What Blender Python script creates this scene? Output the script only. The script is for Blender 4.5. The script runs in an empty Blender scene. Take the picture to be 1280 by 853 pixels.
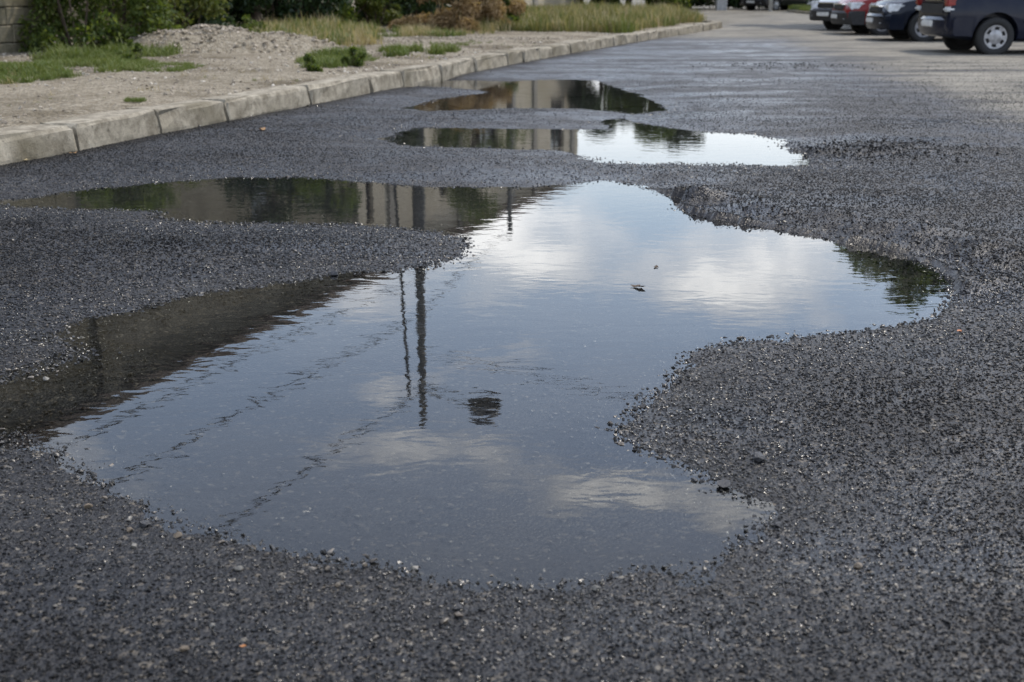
import bpy, bmesh, math, random
import numpy as np
from mathutils import Vector, Matrix

scene = bpy.context.scene
COL = scene.collection
R = math.radians
rnd = random.Random(7)
rng = np.random.default_rng(11)

# ------------------------------------------------------------------ camera
CAM_H = 1.10
FPX = 1500.0                      # focal length in pixels of a 1280 px wide picture
PITCH = math.atan(441.5 / FPX)    # horizon about 15 px above the top edge
CP, SP = math.cos(PITCH), math.sin(PITCH)
cam_d = bpy.data.cameras.new('camera')
cam = bpy.data.objects.new('camera', cam_d)
COL.objects.link(cam)
cam.location = (0, 0, CAM_H)
cam.rotation_euler = (math.pi / 2 - PITCH, 0, 0)
cam_d.sensor_width = 36
cam_d.lens = 36 * FPX / 1280
cam_d.clip_start = 0.05
cam_d.clip_end = 3000
cam_d.dof.use_dof = True
cam_d.dof.focus_distance = 4.0
cam_d.dof.aperture_fstop = 5.0
scene.camera = cam

def ray(px, py):
    a = (px - 640) / FPX
    b = (py - 426.5) / FPX
    return (a, CP - b * SP, -SP - b * CP)

def G(px, py, z=0.0):             # ground point seen at a place of the photograph
    d = ray(px, py)
    t = (z - CAM_H) / d[2]
    return (d[0] * t, d[1] * t)

def MIR(px, py, dist):            # point at a horizontal distance whose mirror image shows there
    d = ray(px, py)
    t = dist / math.hypot(d[0], d[1])
    return (d[0] * t, d[1] * t, -(CAM_H + d[2] * t))

def AZ(px):
    return math.atan2((px - 640) / FPX, CP + SP * SP / CP)

def AT(px, dist):                 # ground point in the direction of a picture column
    a = AZ(px)
    return (dist * math.sin(a), dist * math.cos(a))

# ------------------------------------------------------------------ world and sun
SUN_EL, SUN_AZ = R(55), R(50)
EXPOSURE = 0.45
scene.view_settings.view_transform = 'Standard'
scene.view_settings.look = 'None'
scene.view_settings.exposure = EXPOSURE
scene.view_settings.gamma = 1.0
scene.view_settings.use_curve_mapping = False
world = bpy.data.worlds.new('World')
scene.world = world
world.use_nodes = True

class NT:
    """small helper to write node trees"""
    def __init__(s, tree):
        s.t = tree; s.n = tree.nodes; s.l = tree.links
    def new(s, kind, **kw):
        nd = s.n.new(kind)
        for k, v in kw.items():
            setattr(nd, k, v)
        return nd
    def put(s, sock, v):
        if v is None: return
        if isinstance(v, bpy.types.NodeSocket): s.l.new(v, sock)
        elif isinstance(v, (tuple, list)) and len(v) == 3 and sock.type == 'RGBA': sock.default_value = (*v, 1)
        else: sock.default_value = v
    def math(s, op, a, b=None, c=None, clamp=False):
        nd = s.new('ShaderNodeMath', operation=op, use_clamp=clamp)
        for i, v in enumerate((a, b, c)):
            s.put(nd.inputs[i], v)
        return nd.outputs[0]
    def vmath(s, op, a, b=None, scale=None):
        nd = s.new('ShaderNodeVectorMath', operation=op)
        s.put(nd.inputs[0], a); s.put(nd.inputs[1], b)
        if scale is not None: s.put(nd.inputs['Scale'], scale)
        return nd.outputs['Value'] if op in ('LENGTH', 'DOT_PRODUCT', 'DISTANCE') else nd.outputs[0]
    def noise(s, vec, scale, detail=4, rough=0.55, dist=0.0, out='Fac'):
        nd = s.new('ShaderNodeTexNoise')
        s.put(nd.inputs['Vector'], vec); s.put(nd.inputs['Scale'], scale)
        s.put(nd.inputs['Detail'], detail); s.put(nd.inputs['Roughness'], rough); s.put(nd.inputs['Distortion'], dist)
        return nd.outputs[out]
    def voronoi(s, vec, scale, feature='F1', out='Distance', rand=1.0):
        nd = s.new('ShaderNodeTexVoronoi', feature=feature)
        s.put(nd.inputs['Vector'], vec); s.put(nd.inputs['Scale'], scale); s.put(nd.inputs['Randomness'], rand)
        return nd.outputs[out]
    def smooth(s, v, lo, hi, a=0.0, b=1.0):
        nd = s.new('ShaderNodeMapRange', interpolation_type='SMOOTHSTEP')
        s.put(nd.inputs['Value'], v)
        for k, x in (('From Min', lo), ('From Max', hi), ('To Min', a), ('To Max', b)): s.put(nd.inputs[k], x)
        return nd.outputs[0]
    def lin(s, v, lo, hi, a=0.0, b=1.0):
        nd = s.new('ShaderNodeMapRange')
        s.put(nd.inputs['Value'], v)
        for k, x in (('From Min', lo), ('From Max', hi), ('To Min', a), ('To Max', b)): s.put(nd.inputs[k], x)
        return nd.outputs[0]
    def mix(s, f, a, b, mode='MIX'):
        nd = s.new('ShaderNodeMix', data_type='RGBA', blend_type=mode)
        s.put(nd.inputs[0], f); s.put(nd.inputs[6], a); s.put(nd.inputs[7], b)
        return nd.outputs[2]
    def ramp(s, f, stops, interp='LINEAR'):
        nd = s.new('ShaderNodeValToRGB')
        nd.color_ramp.interpolation = interp
        e = nd.color_ramp.elements
        while len(e) < len(stops): e.new(0.5)
        for k, (p, c) in zip(e, stops):
            k.position = p; k.color = (*c, 1)
        s.put(nd.inputs[0], f)
        return nd.outputs[0]
    def bump(s, h, strength=1.0, dist=0.01, normal=None):
        nd = s.new('ShaderNodeBump')
        s.put(nd.inputs['Height'], h); s.put(nd.inputs['Strength'], strength); s.put(nd.inputs['Distance'], dist)
        s.put(nd.inputs['Normal'], normal)
        return nd.outputs[0]

w = NT(world.node_tree)
w.n.clear()
sky = w.new('ShaderNodeTexSky', sky_type='NISHITA')
sky.sun_disc = False
sky.sun_elevation = SUN_EL
sky.sun_rotation = SUN_AZ
sky.air_density = 1.2
sky.dust_density = 1.6
sky.ozone_density = 1.2
SKY_STR = 0.15
dirv = w.vmath('NORMALIZE', w.new('ShaderNodeTexCoord').outputs['Generated'])
sep = w.new('ShaderNodeSeparateXYZ'); w.put(sep.inputs[0], dirv)
dx, dy, dz = sep.outputs
el = w.math('ARCSINE', dz)
az = w.math('ARCTAN2', dx, dy)
# cloud layer: fractal noise on a flat ceiling seen in perspective, thickened where the photograph mirrors its clouds
den = w.math('ADD', w.math('MAXIMUM', dz, 0.0), 0.10)
cp = w.vmath('MULTIPLY', w.vmath('DIVIDE', dirv, w.new('ShaderNodeCombineXYZ').outputs[0]), (1, 1, 1))
comb = [n for n in w.n if n.type == 'COMBXYZ'][0]
for i in range(3): w.put(comb.inputs[i], den)
flat = w.vmath('MULTIPLY', cp, (1, 1, 0))
warp = w.vmath('SUBTRACT', w.noise(flat, 1.4, 3, out='Color'), (0.5, 0.5, 0.5))
flat2 = w.vmath('ADD', w.vmath('ADD', flat, w.vmath('SCALE', warp, None, 0.5)), (3.7, 1.2, 0.4))
fb = w.noise(flat2, 1.15, 7, 0.58)
wa = w.vmath('SUBTRACT', w.noise(dirv, 9.0, 4, out='Color'), (0.5, 0.5, 0.5))
sw = w.new('ShaderNodeSeparateXYZ'); w.put(sw.inputs[0], wa)
def blob(px, py, wx, wy, amp):
    a0 = AZ(px); d = ray(px, py); e0 = math.atan2(-d[2], math.hypot(d[0], d[1]))
    u = w.math('MULTIPLY', w.math('ADD', w.math('SUBTRACT', az, a0), w.math('MULTIPLY', sw.outputs[0], 0.20)), 1564 / wx)
    v = w.math('MULTIPLY', w.math('ADD', w.math('SUBTRACT', el, e0), w.math('MULTIPLY', sw.outputs[1], 0.09)), 1564 / wy)
    q = w.math('ADD', w.math('MULTIPLY', u, u), w.math('MULTIPLY', v, v))
    return w.math('MULTIPLY', w.math('EXPONENT', w.math('MULTIPLY', q, -1.0)), amp)
puffs = w.noise(w.vmath('MULTIPLY', dirv, (1.0, 1.0, 1.7)), 7.5, 6, 0.55)
dens = w.math('ADD', w.math('MULTIPLY', w.math('SUBTRACT', fb, 0.49), 1.5), w.math('MULTIPLY', w.math('SUBTRACT', puffs, 0.5), 1.7))
for b in ((850, 345, 330, 62, 0.50), (740, 262, 260, 30, 0.18), (430, 470, 120, 32, 0.48), (640, 450, 150, 24, 0.34), (800, 622, 180, 34, 0.78),
          (560, 565, 220, 34, 0.22), (760, 420, 420, 22, -0.36), (230, 470, 230, 80, -0.32), (480, 665, 380, 50, -0.42), (900, 500, 200, 40, -0.2)):
    dens = w.math('ADD', dens, blob(*b))
cover = w.smooth(dens, -0.16, 0.62)
veil = w.lin(w.noise(flat2, 0.6, 4), 0.32, 0.66, 0.10, 0.48)            # thin high veil over the blue
low = w.smooth(el, R(4), R(13), 1.0, 0.0)          # thin white haze of cloud towards the horizon
cover = w.math('MAXIMUM', w.math('MAXIMUM', cover, veil), w.math('MULTIPLY', low, 0.9))
thick = w.smooth(dens, 0.25, 0.8)
SKYK = 1.0 / SKY_STR
cloud_col = w.mix(thick, tuple(c * SKYK for c in (1.50, 1.52, 1.57)), tuple(c * SKYK for c in (2.55, 2.53, 2.48)))
skyc = w.mix(1.0, sky.outputs[0], (1.10, 1.16, 1.26), 'MULTIPLY')
final = w.mix(w.math('MULTIPLY', cover, 0.9), skyc, cloud_col)
bg = w.new('ShaderNodeBackground')
w.put(bg.inputs[0], final); bg.inputs[1].default_value = SKY_STR
wo = w.new('ShaderNodeOutputWorld'); w.l.new(bg.outputs[0], wo.inputs[0])

sun_d = bpy.data.lights.new('sun', 'SUN')
sun_d.energy = 2.3
sun_d.angle = R(2)
sun_d.color = (1.0, 0.92, 0.80)
sun = bpy.data.objects.new('sun', sun_d)
COL.objects.link(sun)
sdir = Vector((math.sin(SUN_AZ) * math.cos(SUN_EL), math.cos(SUN_AZ) * math.cos(SUN_EL), math.sin(SUN_EL)))
sun.rotation_euler = sdir.to_track_quat('Z', 'Y').to_euler()
sun.location = sdir * 40

# ------------------------------------------------------------------ helpers for objects
def tag(o, label=None, cat=None, group=None, kind=None):
    if label: o['label'] = label
    if cat: o['category'] = cat
    if group: o['group'] = group
    if kind: o['kind'] = kind
    return o

def empty(name, loc=(0, 0, 0), rz=0.0):
    o = bpy.data.objects.new(name, None)
    o.empty_display_size = 0.3
    COL.objects.link(o)
    o.location = loc
    o.rotation_euler = (0, 0, rz)
    return o

def link(name, me, parent=None, loc=(0, 0, 0)):
    o = bpy.data.objects.new(name, me)
    COL.objects.link(o)
    if parent is not None: o.parent = parent
    o.location = loc
    return o

def mesh_obj(name, verts, faces, mat, parent=None, smooth=False, loc=(0, 0, 0)):
    me = bpy.data.meshes.new(name)
    me.from_pydata([tuple(v) for v in verts], [], faces)
    me.update()
    if mat: me.materials.append(mat)
    if smooth: me.shade_smooth()
    return link(name, me, parent, loc)

def np_mesh(name, verts, quads, mat, smooth=True):
    """fast mesh from numpy arrays (quads or tris)"""
    me = bpy.data.meshes.new(name)
    n, k = quads.shape
    me.vertices.add(len(verts)); me.vertices.foreach_set('co', verts.astype(np.float32).ravel())
    me.loops.add(n * k); me.loops.foreach_set('vertex_index', quads.astype(np.int32).ravel())
    me.polygons.add(n)
    me.polygons.foreach_set('loop_start', np.arange(0, n * k, k, dtype=np.int32))
    me.polygons.foreach_set('use_smooth', np.full(n, smooth))
    me.update(calc_edges=True)
    me.validate()
    if mat: me.materials.append(mat)
    return me

def copy_tree(o, parent=None):
    c = o.copy(); COL.objects.link(c); c.parent = parent
    for ch in list(o.children): copy_tree(ch, c)
    return c

class MB:
    """collects simple shapes into one mesh"""
    def __init__(s): s.v = []; s.f = []
    def add(s, vs, fs):
        k = len(s.v); s.v += [tuple(v) for v in vs]; s.f += [tuple(i + k for i in f) for f in fs]
        return s
    def box(s, x0, x1, y0, y1, z0, z1, fn=None):
        vs = [(x, y, z) for z in (z0, z1) for y in (y0, y1) for x in (x0, x1)]
        if fn: vs = [fn(*v) for v in vs]
        return s.add(vs, [(0, 2, 3, 1), (4, 5, 7, 6), (0, 1, 5, 4), (2, 6, 7, 3), (0, 4, 6, 2), (1, 3, 7, 5)])
    def tube(s, pts, rads, seg=8, caps=True):
        pts = [Vector(p) for p in pts]
        if not isinstance(rads, (list, tuple)): rads = [rads] * len(pts)
        vs = []; fs = []
        ref = None
        for i, p in enumerate(pts):
            d = (pts[min(i + 1, len(pts) - 1)] - pts[max(i - 1, 0)]).normalized()
            if ref is None:
                ref = d.orthogonal().normalized()
            ref = (ref - d * ref.dot(d)).normalized()
            b = d.cross(ref)
            for k in range(seg):
                a = 2 * math.pi * k / seg
                vs.append(p + (ref * math.cos(a) + b * math.sin(a)) * rads[i])
        for i in range(len(pts) - 1):
            for k in range(seg):
                a, b2 = i * seg + k, i * seg + (k + 1) % seg
                fs.append((a, b2, b2 + seg, a + seg))
        if caps:
            fs.append(tuple(range(seg - 1, -1, -1)))
            fs.append(tuple(range((len(pts) - 1) * seg, len(pts) * seg)))
        return s.add(vs, fs)
    def build(s, name, mat, parent=None, smooth=False, loc=(0, 0, 0)):
        return mesh_obj(name, s.v, s.f, mat, parent, smooth, loc)

def soften(o, width=0.01, seg=2):
    bm = bmesh.new(); bm.from_mesh(o.data)
    bmesh.ops.bevel(bm, geom=list(bm.edges), offset=width, segments=seg, affect='EDGES', clamp_overlap=True)
    bm.to_mesh(o.data); bm.free()
    return o

# value noise, vectorised
_perm = rng.permutation(4096)
_val = rng.random(4096)
def vnoise(x, y):
    xi = np.floor(x).astype(int); yi = np.floor(y).astype(int)
    xf = x - xi; yf = y - yi
    u = xf * xf * (3 - 2 * xf); v = yf * yf * (3 - 2 * yf)
    def h(a, b): return _val[_perm[(a * 57 + _perm[b & 4095]) & 4095]]
    return (h(xi, yi) * (1 - u) + h(xi + 1, yi) * u) * (1 - v) + (h(xi, yi + 1) * (1 - u) + h(xi + 1, yi + 1) * u) * v
def fbm(x, y, octv=4):
    s = 0; a = 0.5
    for _ in range(octv):
        s = s + a * (vnoise(x, y) - 0.5); x = x * 2.03 + 17.1; y = y * 2.03 + 5.3; a *= 0.5
    return s

# ------------------------------------------------------------------ materials
def new_mat(name):
    m = bpy.data.materials.new(name); m.use_nodes = True
    t = NT(m.node_tree)
    b = [n for n in t.n if n.type == 'BSDF_PRINCIPLED'][0]
    return m, t, b

def objco(t): return t.new('ShaderNodeTexCoord').outputs['Object']
def worldpos(t): return t.new('ShaderNodeNewGeometry').outputs['Position']

def plain(name, col, rough=0.5, metal=0.0, spec=0.5, var=0.25, scale=12.0, coat=0.0, bump=0.0):
    m, t, b = new_mat(name)
    p = objco(t)
    n = t.noise(p, scale, 5)
    lo = tuple(c * (1 - var) for c in col); hi = tuple(min(1, c * (1 + var)) for c in col)
    t.put(b.inputs['Base Color'], t.mix(t.smooth(n, 0.3, 0.7), lo, hi))
    t.put(b.inputs['Roughness'], t.lin(t.noise(p, scale * 2.3, 3), 0.3, 0.7, max(0.02, rough - 0.08), min(1, rough + 0.08)))
    b.inputs['Metallic'].default_value = metal
    b.inputs['Specular IOR Level'].default_value = spec
    b.inputs['Coat Weight'].default_value = coat
    b.inputs['Coat Roughness'].default_value = 0.05
    if bump: t.put(b.inputs['Normal'], t.bump(t.noise(p, scale * 5, 5), 0.6, bump))
    return m

GA, GB = G(0, 205), G(640, 80)
GN = Vector((GB[1] - GA[1], -(GB[0] - GA[0]), 0)).normalized()
def gutter(t, p):                  # dark dirt gathered in the gutter at the foot of the kerb
    d = t.math('SUBTRACT', t.vmath('DOT_PRODUCT', p, tuple(GN)), GN.x * GA[0] + GN.y * GA[1])
    d = t.math('ADD', d, t.math('MULTIPLY', t.math('SUBTRACT', t.noise(p, 1.7, 4), 0.5), 1.1))
    return t.smooth(d, 0.75, 0.15)

def asphalt_material():
    m, t, b = new_mat('wet asphalt')
    p = worldpos(t)
    s = t.new('ShaderNodeSeparateXYZ'); t.put(s.inputs[0], p)
    X, Y, Z = s.outputs
    big = t.noise(p, 0.5, 5, 0.6)
    mid = t.noise(p, 3.0, 5, 0.6)
    streak = t.noise(t.vmath('MULTIPLY', p, (0.35, 1.0, 1.0)), 1.3, 5, 0.6)
    cells = t.new('ShaderNodeTexVoronoi', feature='F1'); t.put(cells.inputs['Vector'], p); cells.inputs['Scale'].default_value = 95
    cs = t.new('ShaderNodeSeparateColor'); t.put(cs.inputs[0], cells.outputs['Color'])
    # old pale surface on the parking side and at the far end of the road
    e1 = t.math('SUBTRACT', X, t.math('ADD', 3.0, t.math('MULTIPLY', Y, 0.10)))
    e1 = t.math('ADD', e1, t.math('MULTIPLY', t.math('SUBTRACT', streak, 0.5), 3.4))
    d1 = t.math('MULTIPLY', t.smooth(e1, -0.3, 1.1), t.smooth(t.math('ADD', Y, t.math('MULTIPLY', big, 3.0)), 9.6, 12.5))
    d2 = t.smooth(t.math('ADD', Y, t.math('MULTIPLY', t.math('SUBTRACT', streak, 0.5), 9.0)), 25.5, 29.0)
    dry = t.math('MAXIMUM', d1, d2)
    patchy = t.smooth(t.math('ADD', t.math('MULTIPLY', streak, 0.7), t.math('MULTIPLY', mid, 0.3)), 0.35, 0.54)
    dry = t.math('MULTIPLY', dry, patchy)
    fresh = t.ramp(cs.outputs[0], ((0.0, (0.006, 0.006, 0.007)), (0.55, (0.014, 0.014, 0.016)), (0.9, (0.030, 0.029, 0.029)), (0.985, (0.10, 0.085, 0.065)), (1.0, (0.16, 0.145, 0.12))))
    old = t.ramp(cs.outputs[0], ((0.0, (0.15, 0.139, 0.115)), (0.5, (0.22, 0.205, 0.172)), (1.0, (0.31, 0.29, 0.245))))
    old = t.mix(t.smooth(mid, 0.4, 0.75), old, (0.115, 0.108, 0.092))
    fresh = t.mix(t.smooth(mid, 0.52, 0.8, 0.0, 0.5), fresh, (0.034, 0.033, 0.031))
    gut = gutter(t, p)
    fresh = t.mix(1.0, fresh, t.mix(gut, (1, 1, 1), (0.35, 0.34, 0.33)), 'MULTIPLY')
    t.put(b.inputs['Base Color'], t.mix(dry, fresh, old))
    wet = t.smooth(t.math('ADD', t.math('MULTIPLY', streak, 0.65), t.math('MULTIPLY', mid, 0.35)), 0.40, 0.62)
    rough = t.lin(t.math('ADD', t.math('MULTIPLY', wet, 0.75), t.math('MULTIPLY', t.noise(p, 9, 4, 0.6), 0.25)), 0.1, 0.9, 0.60, 0.24)
    t.put(b.inputs['Roughness'], t.math('ADD', rough, t.math('MULTIPLY', t.math('ADD', dry, t.math('MULTIPLY', gut, 0.6)), 0.5), clamp=True))
    t.put(b.inputs['Specular IOR Level'], t.lin(dry, 0, 1, 0.28, 0.12))
    h1 = t.math('MULTIPLY', t.voronoi(p, 95), -1.0)
    h2 = t.math('MULTIPLY', t.voronoi(p, 210), -0.5)
    hh = t.math('ADD', t.math('ADD', h1, h2), t.math('MULTIPLY', t.noise(p, 22, 3), 0.8))
    n1 = t.bump(hh, t.lin(wet, 0, 1, 1.0, 0.45), 0.005)
    t.put(b.inputs['Normal'], n1)
    return m
M_ASPHALT = asphalt_material()

def chip_material(name, stops, rlo, rhi, spec=0.5, dirt=0.5, silt=False):
    m, t, b = new_mat(name)
    r = t.new('ShaderNodeObjectInfo').outputs['Random']
    p = worldpos(t)
    col = t.ramp(r, stops)
    if silt:
        big = t.noise(t.vmath('ADD', p, (2.3, 7.1, 0)), 0.55, 4, 0.6)
        col = t.mix(t.smooth(big, 0.60, 0.78, 0.0, 0.55), col, (0.06, 0.055, 0.047))
        col = t.mix(1.0, col, t.mix(t.smooth(t.noise(p, 0.8, 4, 0.6), 0.36, 0.66), (0.38, 0.38, 0.38), (1.1, 1.09, 1.06)), 'MULTIPLY')
        zz_ = t.new('ShaderNodeSeparateXYZ'); t.put(zz_.inputs[0], p)
        col = t.mix(t.smooth(zz_.outputs[2], 0.016, 0.002, 0.0, 0.55), col, (0.060, 0.055, 0.048))      # silt left where the water has stood
        col = t.mix(1.0, col, t.mix(gutter(t, p), (1, 1, 1), (0.35, 0.34, 0.33)), 'MULTIPLY')
    t.put(b.inputs['Base Color'], t.mix(t.smooth(t.noise(p, 160, 3), 0.35, 0.7), col, t.mix(dirt, col, (0.02, 0.02, 0.02))))
    ro = t.lin(t.noise(p, 2.6, 4), 0.35, 0.65, rlo, rhi)
    if silt:                       # stones close to the water line are still wet, those standing higher have dried off
        sz = t.new('ShaderNodeSeparateXYZ'); t.put(sz.inputs[0], p)
        hi = t.smooth(t.math('ADD', sz.outputs[2], t.math('MULTIPLY', t.noise(p, 1.4, 3), 0.02)), 0.020, 0.050)
        ro = t.math('ADD', t.math('MULTIPLY', ro, t.lin(hi, 0, 1, 0.85, 1.0)), t.math('MULTIPLY', hi, 0.12))
        t.put(b.inputs['Specular IOR Level'], t.lin(hi, 0, 1, 0.42, t.lin(t.noise(p, 0.8, 4, 0.6), 0.38, 0.62, 0.03, spec * 1.5)))
    else: b.inputs['Specular IOR Level'].default_value = spec
    t.put(b.inputs['Roughness'], ro)
    t.put(b.inputs['Normal'], t.bump(t.noise(p, 420, 3), 0.5, 0.0012))
    return m
M_CHIP = chip_material('wet dark chippings', ((0.0, (0.004, 0.004, 0.004)), (0.5, (0.008, 0.008, 0.0085)), (0.80, (0.016, 0.016, 0.0158)),
                                             (0.93, (0.042, 0.040, 0.037)), (0.985, (0.11, 0.088, 0.066)), (1.0, (0.24, 0.215, 0.185))), 0.16, 0.38, spec=0.13, silt=True)
M_LIME = chip_material('pale crushed stone', ((0.0, (0.16, 0.132, 0.098)), (0.4, (0.27, 0.23, 0.18)), (0.8, (0.39, 0.345, 0.28)), (1.0, (0.52, 0.475, 0.40))), 0.75, 0.95, 0.25, 0.1)

def water_material():
    m = bpy.data.materials.new('rain water'); m.use_nodes = True
    t = NT(m.node_tree); t.n.clear()
    p = worldpos(t)
    zone = t.smooth(t.noise(p, 0.55, 3), 0.38, 0.66)
    a = t.noise(t.vmath('MULTIPLY', p, (1.0, 1.7, 1.0)), 7.0, 2, 0.5, 0.4)
    bb = t.noise(t.vmath('MULTIPLY', p, (1.0, 1.6, 1.0)), 24.0, 2, 0.5, 0.6)
    h = t.math('ADD', t.math('MULTIPLY', a, 0.42), t.math('MULTIPLY', bb, t.lin(zone, 0, 1, 0.02, 0.085)))
    nrm = t.bump(h, 1.0, WAVE)
    fr = t.new('ShaderNodeFresnel'); fr.inputs[0].default_value = 1.333; t.l.new(nrm, fr.inputs[1])
    gl = t.new('ShaderNodeBsdfGlossy'); gl.inputs['Roughness'].default_value = 0.012; t.l.new(nrm, gl.inputs['Normal'])
    gl.inputs['Color'].default_value = (1, 1, 1, 1)
    tr = t.new('ShaderNodeBsdfTransparent'); tr.inputs[0].default_value = (0.64, 0.66, 0.66, 1)
    mx = t.new('ShaderNodeMixShader')
    t.l.new(fr.outputs[0], mx.inputs[0]); t.l.new(tr.outputs[0], mx.inputs[1]); t.l.new(gl.outputs[0], mx.inputs[2])
    o = t.new('ShaderNodeOutputMaterial'); t.l.new(mx.outputs[0], o.inputs[0])
    return m
WAVE = 0.0011
M_WATER = water_material()

def verge_material():
    m, t, b = new_mat('stony earth')
    p = worldpos(t)
    big = t.noise(p, 0.8, 5, 0.6); fine = t.noise(p, 14, 5, 0.65)
    vc = t.new('ShaderNodeTexVoronoi'); t.put(vc.inputs['Vector'], p); vc.inputs['Scale'].default_value = 28
    cs = t.new('ShaderNodeSeparateColor'); t.put(cs.inputs[0], vc.outputs['Color'])
    c = t.ramp(t.math('ADD', t.math('MULTIPLY', fine, 0.6), t.math('MULTIPLY', cs.outputs[0], 0.4)),
               ((0.2, (0.115, 0.095, 0.064)), (0.5, (0.22, 0.19, 0.14)), (0.8, (0.35, 0.315, 0.25))))
    c = t.mix(t.smooth(big, 0.44, 0.66, 0, 0.85), c, t.mix(t.smooth(fine, 0.4, 0.7), (0.082, 0.066, 0.042), (0.15, 0.124, 0.084)))
    t.put(b.inputs['Base Color'], c)
    b.inputs['Roughness'].default_value = 0.95
    b.inputs['Specular IOR Level'].default_value = 0.2
    t.put(b.inputs['Normal'], t.bump(t.math('ADD', fine, t.math('MULTIPLY', vc.outputs['Distance'], -0.8)), 1.0, 0.03))
    return m
M_VERGE = verge_material()

def concrete_material(name, lo, hi, scale=9):
    m, t, b = new_mat(name)
    p = worldpos(t)
    n = t.noise(p, scale, 6, 0.65); f = t.noise(p, scale * 9, 4, 0.7); st = t.noise(p, scale * 0.25, 4)
    c = t.mix(t.smooth(n, 0.3, 0.72), lo, hi)
    c = t.mix(t.smooth(f, 0.56, 0.72, 0, 0.6), c, tuple(x * 0.42 for x in lo))
    c = t.mix(t.smooth(st, 0.46, 0.68, 0, 0.6), c, (lo[0] * 0.6, lo[1] * 0.58, lo[2] * 0.45))
    c = t.mix(t.smooth(t.noise(p, scale * 3.1, 5, 0.7), 0.57, 0.70, 0, 0.7), c, tuple(x * 0.35 for x in lo))
    t.put(b.inputs['Base Color'], c)
    b.inputs['Roughness'].default_value = 0.9
    b.inputs['Specular IOR Level'].default_value = 0.25
    t.put(b.inputs['Normal'], t.bump(t.math('ADD', n, t.math('MULTIPLY', f, 0.5)), 0.8, 0.012))
    return m
M_KERB = concrete_material('weathered kerb concrete', (0.15, 0.13, 0.095), (0.37, 0.335, 0.265))
M_BLOCK = concrete_material('mossy stone block', (0.13, 0.118, 0.075), (0.26, 0.225, 0.155), 6)
M_MORTAR = concrete_material('dark mortar', (0.05, 0.045, 0.035), (0.09, 0.08, 0.06), 12)
M_PLASTER = concrete_material('beige wall plaster', (0.36, 0.315, 0.235), (0.47, 0.42, 0.33), 1.2)
M_TRIM = concrete_material('grey stone trim', (0.22, 0.2, 0.17), (0.3, 0.28, 0.24), 3)
M_POLE = concrete_material('grey concrete pole', (0.075, 0.075, 0.073), (0.125, 0.125, 0.12), 5)
M_GLASS = plain('dark window glass', (0.02, 0.022, 0.025), 0.08, spec=0.6)
M_FRAME = plain('brown window frame', (0.08, 0.055, 0.04), 0.5)
M_ROOF = concrete_material('brown roof edge', (0.12, 0.09, 0.07), (0.18, 0.14, 0.11), 3)
M_STEEL = plain('galvanised steel', (0.32, 0.33, 0.34), 0.45, metal=0.7)
M_CABLE = plain('black cable', (0.02, 0.02, 0.02), 0.6)
M_LAMP = plain('dark lamp housing', (0.07, 0.075, 0.08), 0.5)
M_BARK = concrete_material('bark', (0.06, 0.045, 0.032), (0.13, 0.1, 0.075), 14)
M_POST = plain('pale painted post', (0.42, 0.42, 0.41), 0.6)

def leaf_material(name, stops, trans=0.35, rough=0.5):
    m, t, b = new_mat(name)
    r = t.new('ShaderNodeNewGeometry').outputs['Random Per Island']
    p = worldpos(t)
    f = t.math('ADD', t.math('MULTIPLY', r, 0.65), t.math('MULTIPLY', t.noise(p, 2.2, 3), 0.35))
    c = t.ramp(f, stops)
    t.put(b.inputs['Base Color'], c)
    b.inputs['Roughness'].default_value = rough
    b.inputs['Specular IOR Level'].default_value = 0.35
    tl = t.new('ShaderNodeBsdfTranslucent'); t.put(tl.inputs[0], t.mix(1.0, c, (1.15, 1.2, 0.6), 'MULTIPLY'))
    mx = t.new('ShaderNodeMixShader'); mx.inputs[0].default_value = trans
    out = [n for n in t.n if n.type == 'OUTPUT_MATERIAL'][0]
    t.l.new(b.outputs[0], mx.inputs[1]); t.l.new(tl.outputs[0], mx.inputs[2]); t.l.new(mx.outputs[0], out.inputs[0])
    return m
M_LEAF = leaf_material('fresh green leaves', ((0.1, (0.03, 0.05, 0.012)), (0.5, (0.085, 0.122, 0.024)), (0.9, (0.18, 0.205, 0.048))), 0.45)
M_LEAFD = leaf_material('dark green leaves', ((0.1, (0.012, 0.026, 0.010)), (0.5, (0.03, 0.055, 0.018)), (0.9, (0.07, 0.105, 0.03))), 0.25, 0.4)
M_LEAFY = leaf_material('yellow green leaves', ((0.1, (0.05, 0.06, 0.015)), (0.5, (0.10, 0.13, 0.03)), (0.9, (0.2, 0.2, 0.06))))
M_LEAFB = leaf_material('dry brown leaves', ((0.1, (0.19, 0.12, 0.055)), (0.5, (0.34, 0.235, 0.125)), (0.9, (0.46, 0.34, 0.2))), 0.25, 0.8)
M_GRASS = leaf_material('green grass', ((0.1, (0.04, 0.06, 0.012)), (0.5, (0.085, 0.125, 0.025)), (0.9, (0.17, 0.18, 0.055))), 0.3, 0.6)
M_GRASSO = leaf_material('olive meadow grass', ((0.1, (0.05, 0.055, 0.016)), (0.5, (0.10, 0.105, 0.032)), (0.9, (0.21, 0.185, 0.08))), 0.3, 0.7)
M_GRASSD = leaf_material('dry straw grass', ((0.1, (0.16, 0.12, 0.055)), (0.5, (0.3, 0.235, 0.13)), (0.9, (0.45, 0.38, 0.24))), 0.3, 0.8)

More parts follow.
